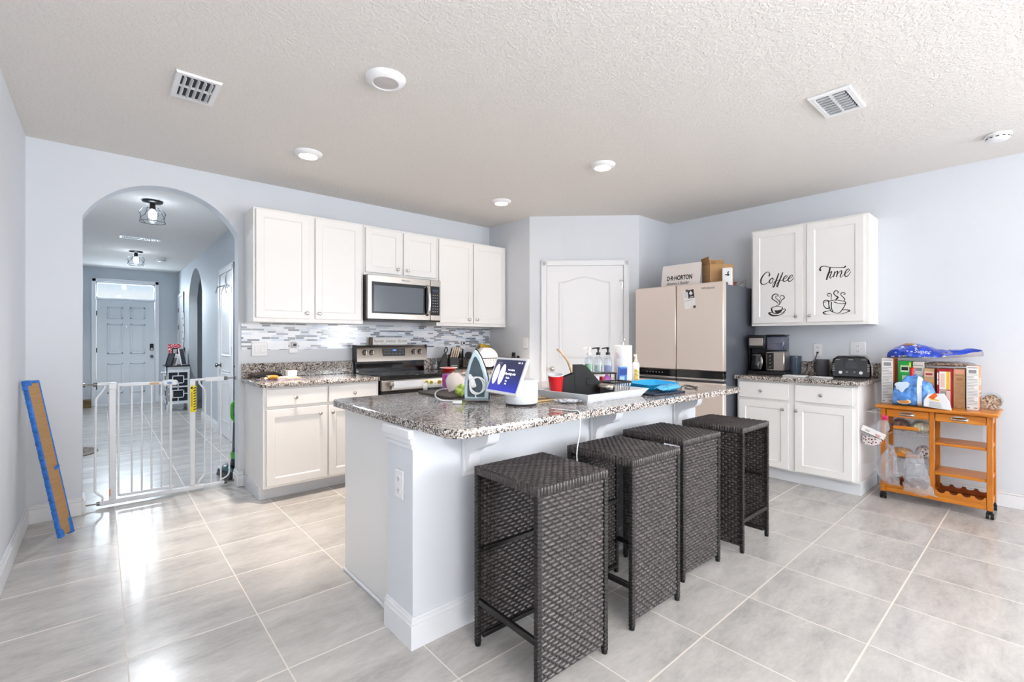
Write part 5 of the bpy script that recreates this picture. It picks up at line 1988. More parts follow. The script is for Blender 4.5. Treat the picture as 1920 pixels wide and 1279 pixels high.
for (x, z, rx_, rz_) in ((.008, .105, .006, .022), (.010, .095, .012, .008), (-.008, .098, .012, .005), (.012, .125, .004, .006)):
    b.prism([(x + rx_ * cos(2 * pi * i / 14), z + rz_ * sin(2 * pi * i / 14)) for i in range(14)], -.0428, -.0421, 'y')
b.build('black_mark', m_ink, wc, True)
cb = thing('plastic_container', 'clear plastic container with red and white packets on the fridge', 'container', (4.6, 2.03, 1.763))
b = B(); b.T = at((4.80, 2.065, 1.7632), radians(-84))
b.lathe([(.070, 0), (.074, .003), (.080, .085), (.083, .087)], (0, 0, 0), 28, cap1=False)
b.build('tub', m_film, cb, True)
b = B(); b.T = at((4.80, 2.065, 1.7632), radians(-84))
for i in range(9):
    a = i * 2.4
    b.box(.036 * cos(a) - .016, .036 * cos(a) + .016, .036 * sin(a) - .010, .036 * sin(a) + .010, .006 + .006 * i, .018 + .006 * i, .003, i % 3)
b.build('packets', [m_white, m_red, m_greyink], cb, True)

# note on the fridge door
NM = Matrix.Translation((FX - .0012, 2.297, 1.640)) @ Matrix.Rotation(radians(-90), 4, 'Z') @ Matrix.Rotation(radians(-8), 4, 'Y')
nt = thing('paper_note', 'white note with a black spade block held on the fridge door', 'note', (FX - .001, 2.297, 1.56))
b = B(); b.T = NM
b.box(-.056, .056, -.0010, 0, -.088, .088)
b.build('sheet', m_paper, nt, True)
b = B(); b.T = NM
b.box(-.006, .055, -.0016, -.0009, .006, .087)
b.build('black_block', m_ink, nt, True)
b = B(); b.T = NM
sp_ = [(.024 + x, .052 + z) for x, z in ((0, .026), (.010, .012), (.018, .0), (.014, -.008), (.004, -.006), (.007, -.016), (-.007, -.016), (-.004, -.006), (-.014, -.008), (-.018, 0), (-.010, .012))]
b.prism(sp_, -.0022, -.0015, 'y')
b.box(.006, .044, -.0021, -.0015, .014, .020)
b.build('spade_print', m_paper, nt, True)
b = B(); b.T = NM
for i in range(8): b.box(-.042 + i * .010, -.036 + i * .010, -.0016, -.0009, -.014, -.009)
for k in range(6): b.box(-.046, -.014, -.0014, -.0009, .022 + k * .009, .024 + k * .009)
b.build('text_print', m_greyink, nt, True)
for (x, z, lb) in ((-.012, .084, 'square dark magnet at the top of the fridge note'), (.044, -.082, 'square dark magnet at the bottom corner of the fridge note')):
    b = B(); b.T = NM
    b.box(x - .012, x + .012, -.0065, -.0023, z - .012, z + .012, .002)
    tag(b.build('magnet', M('magnet_dark', (82, 70, 70), .4, var=.4, vscale=200)), lb, 'magnet')

# ================================================================== gate in the archway
YG = 4.66
gt = thing('safety_gate', 'white metal baby gate across the arched opening', 'gate', (.39, YG, 0))
def R_(pts, r, nm, parent=gt, mat=None, n=10): return B().tube(pts, r, n).build(nm, mat or m_whitepaint, parent, world=(parent is gt))
B().box(-.012, .645, YG - .016, YG + .016, .012, .046, .005).build('bottom_rail', m_whitepaint, gt, True)
for x, wdt in ((.063, .020), (.567, .019)):
    B().box(x - wdt, x + wdt, YG - .015, YG + .015, .046, .925, .005).build('post', m_whitepaint, gt, True)
B().box(.040, .088, YG - .020, YG + .018, .875, .930, .006).build('hinge_cap', m_whitepaint, gt, True)
B().box(.044, .052, YG - .0165, YG - .014, .075, .130, .001).build('orange_sticker', M('orange_sticker', (226, 120, 50), .5), gt, True)
R_(arc_pts([(.018, YG, .905), (.018, YG, .885), (-.026, YG, .815), (-.030, YG, .78)], 5) + [Vector((-.036, YG, .16))] + arc_pts([(-.036, YG, .14), (-.030, YG, .115), (.005, YG, .075), (.006, YG, .046)], 5), .0075, 'side_bar')
B().cyl((-.030, YG, .918), (.042, YG, .918), .012, n=12).build('top_rail', m_whitepaint, gt, True)
gd = B().box(.092, .104, YG - .012, YG + .012, .062, .905, .004).build('swing_door', m_whitepaint, gt, True)
B().box(.090, .395, YG - .011, YG + .011, .893, .917, .006).build('door_top_rail', m_whitepaint, gd)
B().box(.104, .440, YG - .010, YG + .010, .058, .078, .004).build('door_bottom_rail', m_whitepaint, gd)
for x in (.177, .238, .298, .361):
    B().cyl((x, YG, .078), (x, YG, .895), .0062, n=10).build('bar', m_whitepaint, gd)
B().box(.412, .430, YG - .012, YG + .012, .046, .90, .005).build('lock_post', m_whitepaint, gd)
B().box(.362, .468, YG - .022, YG + .020, .882, .926, .012).build('latch_housing', m_whitepaint, gd)
B().prism([(.412 + .018 * cos(2 * pi * i / 20), .905 + .010 * sin(2 * pi * i / 20)) for i in range(20)], YG - .0235, YG - .0215, 'y').build('latch_emblem', M('emblem_blue', (120, 150, 190), .4), gd)
B().box(.285, .345, YG - .0122, YG - .0108, .896, .914).build('arrow_sticker', M('tan_sticker', (206, 170, 130), .6), gd)
B().box(.412, .432, YG - .014, YG + .014, .012, .052, .004).build('stay_peg', m_whitepaint, gd)
# yellow warning label with a striped edge
b = B().box(.549, .590, YG - .0165, YG - .0152, .655, .872, 0, 0)
for i in range(9):
    z = .668 + i * .022
    b._a([(.572, YG - .0170, z), (.588, YG - .0170, z + .008), (.588, YG - .0170, z + .017), (.572, YG - .0170, z + .009)], [(0, 1, 2, 3)], 1)
b.box(.553, .566, YG - .0170, YG - .0166, .845, .862, 0, 1)
b.box(.556, .564, YG - .0170, YG - .0166, .70, .82, 0, 2)
b.build('warning_label', [M('warning_yellow', (244, 222, 24), .5), m_ink, M('warning_olive', (190, 170, 30), .5)], gt, True)
# extension on the right
R_([(.586, YG, .918), (.662, YG, .918)], .010, 'top_rail')
B().box(.652, .790, YG - .014, YG + .014, .898, .934, .004).build('extension_sleeve', m_whitepaint, gt, True)
R_(arc_pts([(.614, YG, .910), (.616, YG, .885), (.648, YG, .84), (.657, YG, .80)], 5) + [Vector((.652, YG, .17))] + arc_pts([(.652, YG, .15), (.645, YG, .12), (.612, YG, .075), (.606, YG, .046)], 5), .0075, 'side_bar')
for x in (.700, .768):
    B().cyl((x, YG, .045), (x, YG, .90), .0065, n=10).build('extension_bar', m_whitepaint, gt, True)
R_(arc_pts([(.768, YG, .880), (.80, YG, .875), (.824, YG, .85), (.832, YG, .80)], 5) + [Vector((.832, YG, .14))] + arc_pts([(.832, YG, .12), (.82, YG, .085), (.79, YG, .065), (.768, YG, .062)], 5), .0065, 'end_loop')
B().box(.645, .800, YG - .010, YG + .010, .022, .042, .003).build('bottom_rail', m_whitepaint, gt, True)
for (xa, xb, z) in ((-.1, -.030, .915), (.80, .874, .920), (-.1, -.012, .030), (.80, .874, .032)):
    b = B()
    b.cyl((xa, YG, z), (xb, YG, z), .005, n=10)
    wx = xa if xa < 0 else xb
    b.cyl((wx, YG, z), (wx + (.012 if xa < 0 else -.012), YG, z), .017, .013, 16)
    kx = xb - .004 if xa < 0 else xa + .004
    b.cyl((kx - .012, YG, z), (kx + .012, YG, z), .015, n=12)
    b.build('tension_bolt', m_nickel_dark, gt, True)

# ================================================================== cardboard leaning on the left wall
P0, P1 = Vector((-.235, 4.02, 0)), Vector((-.155, 4.185, 0))
cbd = thing('wrapped_cardboard', 'tall narrow cardboard piece edged in blue tape leaning on the left wall', 'cardboard', (-.19, 4.1, 0))
# a board standing on its short edge: bottom edge Pb, leaning back to the wall
ex = Vector((.50, .86, 0)).normalized()
top = Vector((-.345, 4.235, .985)); bot = Vector((-.176, 4.10, .012))
up = (top - bot); Lb = up.length; up.normalize()
nx_ = ex.cross(up).normalized()       # faces the room
ex = up.cross(nx_).normalized()
CB = Matrix((ex, up, nx_)).transposed().to_4x4(); CB.translation = bot
hw = .056
b = B(); b.T = CB
b.box(-hw + .006, hw - .004, .01, Lb, -.002, .020, .004)
b.build('card_face', m_card, cbd, True)
m_tape = M('blue_masking_tape', (52, 118, 204), .5, var=.14, vscale=30)
b = B(); b.T = CB
b.box(-hw, -hw + .012, .0, Lb, .0195, .0222, .001)
for i in range(34):
    z0 = Lb * i / 34
    b.box(-hw - .002 - .0014 * ((i * 7) % 3), -hw + .005, z0, z0 + Lb / 34, -.002, .0225 + .0008 * ((i * 5) % 3), .004)
b.build('tape_edge', m_tape, cbd, True)
b = B(); b.T = CB
b.box(hw - .012, hw, .0, Lb, -.003, .0222, .003)
b.box(-hw, hw, Lb - .016, Lb + .004, -.003, .0226, .004)
b.box(-hw, -hw + .045, Lb - .03, Lb + .006, -.003, .024, .004)
b.box(hw - .03, hw + .002, .0, .10, -.003, .0232, .003)
b.box(-hw, -hw + .03, .0, .05, -.003, .0232, .003)
b.T = CB @ at((hw - .030, Lb * .43, .0212), radians(24))
b.box(-.014, .032, -.010, .012, -.001, .0012, .0005)
b.build('tape_patch', m_tape, cbd, True)

# ================================================================== hall things
cn = thing('console_cabinet', 'narrow white fretwork cabinet with a black top against the hall wall', 'cabinet', (1.0, 10.2, 0))
cx0, cx1, cy0, cy1, ch = .845, 1.178, 10.02, 10.55, .80
m_fret = M('white_lacquer_fret', (232, 236, 240), .35)
for x in (cx0, cx1 - .03):
    for y in (cy0, cy1 - .03): B().box(x, x + .03, y, y + .03, 0, ch - .02, .003).build('leg', m_fret, cn, True)
B().box(cx0 + .015, cx1 - .012, cy0 + .018, cy1 - .012, .13, ch - .02).build('inner_body', M('dark_interior', (44, 48, 54), .7), cn, True)
B().box(cx0 - .015, cx1 + .005, cy0 - .02, cy1 + .01, ch - .0195, ch, .004).build('top', m_black, cn, True)


def fret(b, P, w, z0, z1):
    """square fretwork panel in its own frame: P maps (a, z, d)"""
    def bar(a0_, a1_, za, zb):
        vs = [P(a, z, d) for d in (0, .014) for (a, z) in ((a0_, za), (a1_, za), (a1_, zb), (a0_, zb))]
        b._a(vs, [(3, 2, 1, 0), (4, 5, 6, 7), (0, 1, 5, 4), (1, 2, 6, 5), (2, 3, 7, 6), (3, 0, 4, 7)])
    f = .026
    bar(0, w, z1 - .10, z1); bar(0, w, z0, z0 + .05)
    bar(0, f, z0, z1); bar(w - f, w, z0, z1)
    zz = [z0 + .05, (z0 + z1 - .05) / 2, z1 - .10]
    bar(0, w, zz[1] - .012, zz[1] + .012)
    for za, zb in ((zz[0], zz[1]), (zz[1], zz[2])):
        a0_, a1_ = f + .055, w - f - .055
        q0, q1 = za + .055, zb - .055
        t_ = .014
        bar(a0_, a1_, q0, q0 + t_); bar(a0_, a1_, q1 - t_, q1); bar(a0_, a0_ + t_, q0, q1); bar(a1_ - t_, a1_, q0, q1)
        m_, n_ = (a0_ + a1_) / 2, (q0 + q1) / 2
        bar(m_ - t_ / 2, m_ + t_ / 2, za, q0); bar(m_ - t_ / 2, m_ + t_ / 2, q1, zb)
        bar(0, a0_, n_ - t_ / 2, n_ + t_ / 2); bar(a1_, w, n_ - t_ / 2, n_ + t_ / 2)


b = B(); fret(b, lambda a, z, d: (cx0 + a, cy0 + .004 + d, z), cx1 - cx0, .13, ch - .02)
b.build('fretwork_front', m_fret, cn, True)
b = B(); fret(b, lambda a, z, d: (cx0 - .001 + d, cy0 + a, z), cy1 - cy0, .13, ch - .02)
b.build('fretwork_side', m_fret, cn, True)
round_knob(B(), (cx0 - .001, cy0 + .10, ch - .12), (-1, 0, 0), .018).build('knob', m_white, cn, True)


def photo_frame(name, M4, w, h, mf, mp, lab, d=.018, f=.016):
    p = M4.translation
    t = thing(name, lab, 'picture frame', tuple(p))
    b = B(); b.T = M4
    b.box(-w / 2, w / 2, 0, d, 0, f, .002); b.box(-w / 2, w / 2, 0, d, h - f, h, .002)
    b.box(-w / 2, -w / 2 + f, 0, d, f, h - f, .002); b.box(w / 2 - f, w / 2, 0, d, f, h - f, .002)
    b.build('frame', mf, t, True)
    b = B(); b.T = M4
    b.box(-w / 2 + f * .8, w / 2 - f * .8, .006, d - .002, f * .8, h - f * .8)
    b.build('photo', mp, t, True)


zc = ch + .001
photo_frame('framed_picture', at((.872, 10.10, zc), radians(-62), radians(-16), 0), .16, .22, m_black, m_dark, 'black photo frame leaning at the left end of the hall cabinet')
photo_frame('framed_picture', at((.945, 10.13, zc), radians(-62), radians(-16), 0), .15, .20, m_white, M('photo_grey', (200, 202, 206), .3), 'white photo frame leaning just behind the left black frame')
photo_frame('framed_picture', at((1.115, 10.12, zc), radians(62), radians(-10), 0), .20, .30, m_white, M('photo_dark', (70, 74, 82), .3), 'tall white photo frame leaning at the right end of the hall cabinet')
photo_frame('framed_picture', at((1.150, 10.34, zc), radians(88), radians(-2), 0), .18, .31, m_black, m_dark, 'tall black photo frame at the back right of the hall cabinet')
hh2 = thing('photo_plaque', 'red and white flowery photo plaque on a stand on the hall cabinet', 'plaque', (1.01, 10.2, zc))
PM = at((1.005, 10.40, zc + .085), radians(8), radians(-8))
b = B(); b.T = PM
b.prism([(-.085, .05), (-.04, -.02), (0, -.04), (.04, -.02), (.085, .05), (.10, .16), (.095, .29), (-.095, .29), (-.10, .16)], 0, .012, 'y', bev=.002)


def make_floral():
    t = NT('red_floral')
    vo = t.n('ShaderNodeTexVoronoi'); vo.inputs['Scale'].default_value = 46
    t.l(t.obj(), vo.inputs['Vector'])
    t.base(t.ramp(vo.outputs['Distance'], [(.0, (236, 226, 228)), (.30, (176, 24, 48)), (.55, (196, 36, 60)), (.7, (240, 230, 232))], True))
    return t.m


b.build('floral_mat', make_floral(), hh2, True)
b = B(); b.T = PM
b.box(-.042, .042, -.006, .0, .06, .215, .002)
b.build('inner_frame', m_black, hh2, True)
b = B(); b.T = PM
b.box(-.028, .028, -.0075, -.0062, .08, .195)
b.build('photo', M('photo_grey2', (170, 168, 170), .3, var=.3, vscale=40), hh2, True)
b = B(); b.T = PM
b.prism([(-.02, -.03), (.02, -.03), (.045, -.0845), (-.045, -.0845)], -.01, .03, 'y')
b.build('pedestal', M('stand_pink', (214, 190, 194), .5), hh2, True)
# hanging strip of photo cards
hs = thing('hanging_photo_strip', 'white strip of clipped cards hanging on the hall wall by the arch', 'wall decoration', (XH - .01, 10.95, 1.25))
b = B()
for i in range(4):
    z = 1.225 + i * .145
    b.T = at((XH - .010, 10.97 + .02 * ((i * 3) % 2), z), radians(-90), 0, radians(6 - 8 * (i % 2)))
    b.box(-.085, .085, -.004, .003, 0, .135, .001, 0)
b.T = None
b.build('card', M('cream_card', (238, 236, 226), .6), hs, True)
b = B()
for i in range(5):
    b.box(XH - .022, XH - .0145, 10.93 + .08 * (i % 2), 10.955 + .08 * (i % 2), 1.25 + i * .13, 1.285 + i * .13, .001)
b.build('clip', m_dark, hs, True)
# rug, box and vacuum
b = B()
b.prism([(-.06 + .155 * cos(2 * pi * i / 40) - .12, 7.08 + .26 * sin(2 * pi * i / 40)) for i in range(40)], .0005, .012, 'z', bev=.003)
o = b.build('small_rug', M('brown_mottled_rug', (112, 104, 98), .95, var=.5, vscale=26)); tag(o, 'small dark mottled rug on the hall floor behind the gate', 'rug')
o = B().box(-.36, -.14, 11.55, 11.78, .0005, .14, .006).build('low_box', M('brown_low_box', (120, 98, 66), .8, var=.15)); tag(o, 'low brown box on the floor beside the front door', 'box')
vc = thing('vacuum_cleaner', 'black and green upright vacuum cleaner behind the gate', 'vacuum cleaner', (.90, 4.90, 0))
m_green = M('lime_green_plastic', (70, 176, 52), .3, coat=.3)
b = B(); b.T = at((.875, 4.90, 0), radians(12))
b.prism([(-.06, .02), (-.045, .075), (.02, .105), (.15, .105), (.15, .012), (-.05, .008)], -.14, .14, 'y', bev=.012)
b.build('floor_head', M('vacuum_black', (30, 34, 36), .3, coat=.3), vc, True)
b = B(); b.T = at((.875, 4.90, 0), radians(12))
b.blob((-.02, -.02, .075), (.055, .09, .048), 18, 10)
b.build('clear_hood', clear('teal_hood', (120, 150, 150), .2, .06), vc, True)
b = B()
b.cyl((.935, 4.90, .10), (.965, 4.90, .26), .055, .065, 20)
b.build('swivel_neck', m_dark, vc, True)
b = B()
b.cyl((.965, 4.90, .26), (.975, 4.90, .52), .068, .070, 22)
b.build('dust_bin', clear('bin_clear', (150, 156, 156), .2, .06), vc, True)
b = B()
b.cyl((.955, 4.90, .17), (.958, 4.90, .225), .070, .074, 22, 0)
b.build('green_trim', m_green, vc, True)
B().tube(arc_pts([(.925, 4.86, .50), (.885, 4.84, .56), (.885, 4.84, .66), (.93, 4.86, .70), (.97, 4.88, .71)]), .013, 8).build('green_loop', m_green, vc, True)
b = B()
b.cyl((.975, 4.90, .52), (.98, 4.90, .68), .062, .050, 20)
b.tube(arc_pts([(.98, 4.90, .66), (.985, 4.92, .80), (.985, 4.95, .95), (.96, 4.96, 1.02), (.93, 4.94, 1.0)]), .018, 10)
b.build('motor_handle', M('vacuum_black', (30, 34, 36), .3), vc, True)
b = B()
b.tube(arc_pts([(.985, 4.94, .93), (.955, 4.86, .90), (.925, 4.80, .86), (.915, 4.79, .76)]), [.014] * 20 + [.022] * 4 + [.016], 10)
b.build('hand_grip', m_dark, vc, True)
# ================================================================== wooden kitchen cart
KX0, KX1, KY0, KY1 = 4.645, 4.950, .268, .892
kc = thing('kitchen_cart', 'honey oak rolling kitchen cart against the wall', 'cart', (4.8, .58, 0))
b = B().box(4.605, 5.03, .238, .922, .714, .740, .008)
b.build('top', m_oak, kc, True)
for (x, y) in ((KX0, KY0), (KX0, KY1 - .032), (KX1 - .032, KY0), (KX1 - .032, KY1 - .032)):
    l = B().box(x, x + .032, y, y + .032, .058, .713, .003).build('leg', m_oak_v, kc, True)
    b = B()
    cx, cy = x + .016, y + .016
    b.box(cx - .012, cx + .012, cy - .016, cy + .016, .030, .058, .003)
    b.cyl((cx, cy - .020, .022), (cx, cy - .004, .022), .022, n=18); b.cyl((cx, cy + .004, .022), (cx, cy + .020, .022), .022, n=18)
    b.build('caster', m_black, l)
for x in (KX0 + .001, KX1 - .030): B().box(x, x + .028, .572, .602, .10, .713, .003).build('middle_post', m_oak_v, kc, True)
for (y0, y1, lb) in ((.604, .858, 1), (.302, .570, 2)):
    d = B().box(KX0 + .002, KX0 + .022, y0, y1, .648, .708, .004).build('drawer', m_oak, kc, True)
    B().box(KX0 + .022, KX1 - .03, y0 + .006, y1 - .006, .652, .704).build('drawer_box', m_oak_dark, d)
    yc = (y0 + y1) / 2
    b = B()
    b.grid(lambda a, c: (KX0 + .002 - .020 * sin(pi * c) * (1 - (2 * a - 1) ** 2) ** .5 - .001, yc + (a - .5) * .085, .690 - .030 * c + 0), 16, 6)
    b.prism([(yc + .047 * cos(2 * pi * i / 24), .678 + .019 * sin(2 * pi * i / 24)) for i in range(24)], KX0 - .0015, KX0 + .003, 'x')
    b.build('cup_pull', m_chrome, d)
# side and back rails
for y in (KY0 + .006, KY1 - .026):
    for (z0, z1) in ((.648, .708), (.075, .118), (.262, .282), (.480, .500)):
        B().box(KX0 + .033, KX1 - .033, y, y + .02, z0, z1, .002).build('side_rail', m_oak, kc, True)
for (z0, z1) in ((.648, .708), (.075, .118)):
    B().box(KX1 - .026, KX1 - .006, KY0 + .033, KY1 - .033, z0, z1, .002).build('back_rail', m_oak, kc, True)
for z in (.252, .472): B().box(KX0 + .006, KX1 - .033, .301, .571, z, z + .020, .003).build('shelf', m_oak, kc, True)
# wine bottom: lower shelf, front rail and scalloped rests
B().box(KX0 + .006, KX1 - .01, KY0 + .033, KY1 - .033, .075, .085, .002).build('bottom_shelf', m_oak_dark, kc, True)
B().box(KX0 + .002, KX0 + .020, KY0 + .033, KY1 - .033, .062, .098, .003).build('front_rail', m_oak, kc, True)
for (y0, y1) in ((.603, .858), (.302, .571)):
    n = 4
    p = [(y0, .1), (y1, .1)]
    w = (y1 - y0) / n
    for k in range(n - 1, -1, -1):
        for i in range(13):
            a = pi * i / 12
            p.append((y0 + (k + .5) * w + w * .36 * cos(a), .142 - .020 * sin(a)))
    p = [p[0], p[1], (y1, .142)] + p[2:] + [(y0, .142)]
    B().prism(p, KX0 + .003, KX0 + .017, 'x').build('scalloped_rest', m_oak, kc, True)
    B().prism(p, KX1 - .06, KX1 - .046, 'x').build('scalloped_rest', m_oak_dark, kc, True)
# pull-out wire baskets on the left with a wooden front bar
for z in (.520, .310):
    b = B()
    for (x, zz) in ((KX0 + .02, .0), (KX1 - .05, .0)):
        b.tube([(x, .606, z + .045), (x, .606, z), (x, .852, z), (x, .852, z + .045)], .0022, 6)
    for k in range(5): b.cyl((KX0 + .02, .635 + k * .048, z), (KX1 - .05, .635 + k * .048, z), .0016, n=6)
    b.cyl((KX0 + .02, .606, z + .045), (KX1 - .05, .606, z + .045), .0022, n=6); b.cyl((KX0 + .02, .852, z + .045), (KX1 - .05, .852, z + .045), .0022, n=6)
    k_ = b.build('wire_basket', m_chrome, kc, True)
    B().box(KX0 - .006, KX0 + .010, .660, .812, z + .040, z + .066, .003).build('basket_front_bar', m_oak, k_)
# towel rail on the left end
b = B()
b.tube(arc_pts([(KX0 + .016, .890, .668), (KX0 + .016, .962, .672), (KX0 + .022, .985, .672), (KX0 + .06, .988, .672), (KX1 - .06, .988, .672), (KX1 - .02, .985, .672), (KX1 - .016, .962, .672), (KX1 - .016, .890, .668)], 5), .006, 8)
b.build('towel_rail', m_chrome, kc, True)

# ------------------------------------------------------------------ goods on the cart
ZK = .7404
m_cream = M('carton_cream', (236, 226, 212), .5)
m_carton = M('carton_kraft', (206, 166, 122), .6, var=.06, vscale=20)


def carton(name, lab, u0, u1, vt, X, dep, mats, prints=(), side=(), cat='box', z0=ZK):
    """upright carton whose narrow face looks to the room: face edges and top read off the photograph at depth X"""
    ya, yb = on_x(u0, vt, X).y, on_x(u1, vt, X).y
    zt = on_x((u0 + u1) / 2, vt, X).z
    W, Hc = ya - yb, zt - z0
    t = thing(name, lab, cat, (X + dep / 2, (ya + yb) / 2, z0))
    b = B(); b.box(X, X + dep, yb, ya, z0, zt, .0015, 0)
    b.build('carton', mats, t, True)
    b = B()
    for i_, (a0_, a1_, c0, c1, m) in enumerate(prints):      # a: 0..1 left to right, c: 0..1 upwards
        b.box(X - .0004 - .00012 * i_, X + .0002, ya - W * a0_, ya - W * a1_, z0 + Hc * c0, z0 + Hc * c1, 0, m)
    for i_, (a0_, a1_, c0, c1, m) in enumerate(side):        # on the face looking along -y; a from front to back
        b.box(X + dep * a0_, X + dep * a1_, yb - .0004 - .00012 * i_, yb + .0002, z0 + Hc * c0, z0 + Hc * c1, 0, m)
    if prints or side: b.build('print', mats, t, True)
    return t, (ya, yb, zt)


def facts(m=1, a0_=.08, a1_=.92, c0=.08, c1=.97):
    out = [(a0_, a1_, c1 - .02, c1, m), (a0_ + .1, a1_ - .1, c1 - .14, c1 - .06, m)]
    k = c1 - .18
    while k > c0:
        out.append((a0_, a1_ - (.3 if int(k * 100) % 3 == 0 else 0), k, k + .010, m)); k -= .034
    out += [(a0_, a0_ + .18, .03, .055, m), (a1_ - .3, a1_, .03, .055, m)]
    return out


m_orange_c = M('carton_orange', (226, 112, 40), .45)
m_black_c = M('carton_black', (30, 28, 30), .4)
carton('cereal_box', 'white carton with printed facts and an orange face, leftmost on the cart', 1653, 1674.5, 672, 4.80, .185, [m_orange_c, m_paper, m_greyink, m_black_c],
       [(0, 1, 0, 1, 1)] + facts(2), [(.0, 1, .0, .45, 3), (.15, .8, .05, .35, 2)])
carton('snack_box', 'bright green box behind the blue bread bag', 1684, 1709, 677, 4.84, .10, [M('carton_green', (34, 172, 66), .4), M('carton_pale_green', (196, 230, 190), .4), m_ink, M('carton_yellow_tab', (216, 226, 60), .4)],
       [(.18, .82, .74, .90, 1), (.25, .75, .78, .86, 2), (.3, .8, .50, .66, 1), (.82, .97, .86, .97, 3)])
carton('snack_box', 'cream box between the green box and the kraft box', 1711.5, 1733, 678.5, 4.84, .12, [m_cream, m_greyink, M('carton_teal', (130, 190, 196), .5)], facts(1, .1, .9, .5, .92) + [(.05, .95, .66, .68, 2)])
m_pink = M('carton_pink', (232, 196, 178), .5)
carton('snack_box', 'peach kraft box next to the red carton', 1732.5, 1752, 691, 4.82, .17, [m_carton, m_pink, M('carton_red_edge', (170, 40, 40), .4)], [(.05, .95, .78, .92, 1), (.15, .8, .82, .87, 2)])
m_redc = M('carton_red', (172, 18, 28), .4)
carton('cereal_box', 'red carton with white and yellow panels on the cart', 1756.5, 1786.5, 692, 4.79, .19, [m_redc, m_paper, M('carton_yellow', (246, 196, 30), .4), m_pink, m_greyink],
       [(.16, .86, .46, .93, 1), (.60, .78, .46, .93, 2), (.78, .86, .46, .93, 3), (.16, .86, .04, .44, 3), (.22, .60, .06, .42, 4), (.24, .5, .52, .88, 3), (.02, .10, .72, .9, 1), (.02, .10, .58, .70, 1)])
carton('cereal_box', 'plain kraft carton right of the red carton', 1787.5, 1810, 692, 4.79, .19, [M('carton_kraft_dark', (192, 148, 104), .6, var=.05), M('carton_salmon', (226, 160, 134), .5), M('carton_brown_print', (160, 118, 80), .6)], [(.1, .9, .88, .98, 1)] + facts(2, .15, .9, .06, .84))
carton('cereal_box', 'tall white and orange carton at the right end of the cart', 1812, 1835, 686.5, 4.775, .19, [M('carton_peach', (230, 156, 106), .45, var=.05, vscale=9), m_paper, m_greyink, M('carton_peach_pale', (240, 206, 180), .45)],
       [(0, 1, 0, 1, 1)] + facts(2), [(.2, .85, .55, .72, 3), (.25, .8, .30, .42, 1), (.3, .75, .33, .39, 2)])
# clear round jar of cereal
jx = Vector((4.935, .276, ZK))
jt = thing('cereal_jar', 'round clear jar of brown cereal at the right end of the cart', 'jar', tuple(jx))
b = B(); b.T = at((4.90, .290, ZK + .062))
b.cyl((-.035, .0, 0), (.035, -.0, 0), .060, .060, 28)
b.build('jar_glass', m_glass, jt, True)
m_cereal = None
t_ = NT('brown_cereal')
vo = t_.n('ShaderNodeTexVoronoi'); vo.inputs['Scale'].default_value = 95
t_.l(t_.obj(), vo.inputs['Vector'])
sp_ = t_.n('ShaderNodeSeparateColor'); t_.l(vo.outputs['Color'], sp_.inputs[0])
t_.base(t_.ramp(sp_.outputs[0], [(0, (120, 84, 60)), (.25, (176, 138, 106)), (.5, (206, 176, 144)), (.75, (226, 206, 184)), (.9, (96, 66, 50))], True))
t_.bump(vo.outputs['Distance'], .6, .006); t_.set(Roughness=.7)
m_cereal = t_.m
b = B(); b.T = at((4.90, .290, ZK + .058))
b.cyl((-.030, 0, -.004), (.030, 0, -.004), .052, .052, 24)
b.build('cereal', m_cereal, jt, True)

# bag of pale cereal lying across the carton tops
zt = on_x(1775, 691.5, 4.82).z + .015
ya, yb = on_x(1734, 690, 4.84).y, on_x(1816, 690, 4.84).y
def pillow(b, c, L, Wd, Hh_, n=26, k=14, amp=.05, seed=1, flatb=.55, m=0, ends=.25):
    """lying bag: long axis y, flat-bottomed, with pinched ends"""
    rnd = random.Random(seed)
    ph = [rnd.uniform(0, 6.28) for _ in range(4)]
    vs = []
    for i in range(n + 1):
        s = i / n
        e = sin(pi * s) ** ends if 0 < s < 1 else .0
        e = max(e, .12)
        for j in range(k):
            a = 2 * pi * j / k
            r = 1 + amp * sin(3 * a + 9 * s + ph[0]) + amp * .8 * sin(5 * a - 17 * s + ph[1]) + amp * .6 * sin(31 * s + ph[2])
            zz = sin(a)
            if zz < 0: zz *= flatb
            vs.append((c[0] + Wd / 2 * cos(a) * r * (0.55 + .45 * e), c[1] + L * (s - .5), c[2] + Hh_ / 2 * zz * r * e))
    fs = []
    for i in range(n):
        for j in range(k):
            l = (j + 1) % k
            fs.append((i * k + j, i * k + l, (i + 1) * k + l, (i + 1) * k + j))
    fs += [tuple(range(k - 1, -1, -1)), tuple(range(n * k, n * k + k))]
    b._a(vs, fs, m)
    return b
cbg = thing('cereal_bag', 'clear bag of pale cereal lying on the carton tops under the blue bag', 'bag', (4.90, (ya + yb) / 2, zt))
b = pillow(B(), (4.895, (ya + yb) / 2, zt + .013), (ya - yb) * .97, .16, .040, amp=.03, flatb=.6)
b.build('cereal', m_cereal, cbg, True)
b = pillow(B(), (4.895, (ya + yb) / 2 - .02, zt + .0155), (ya - yb) * 1.12, .185, .050, amp=.05, seed=4, flatb=.6)
b.build('film', m_film, cbg, True)

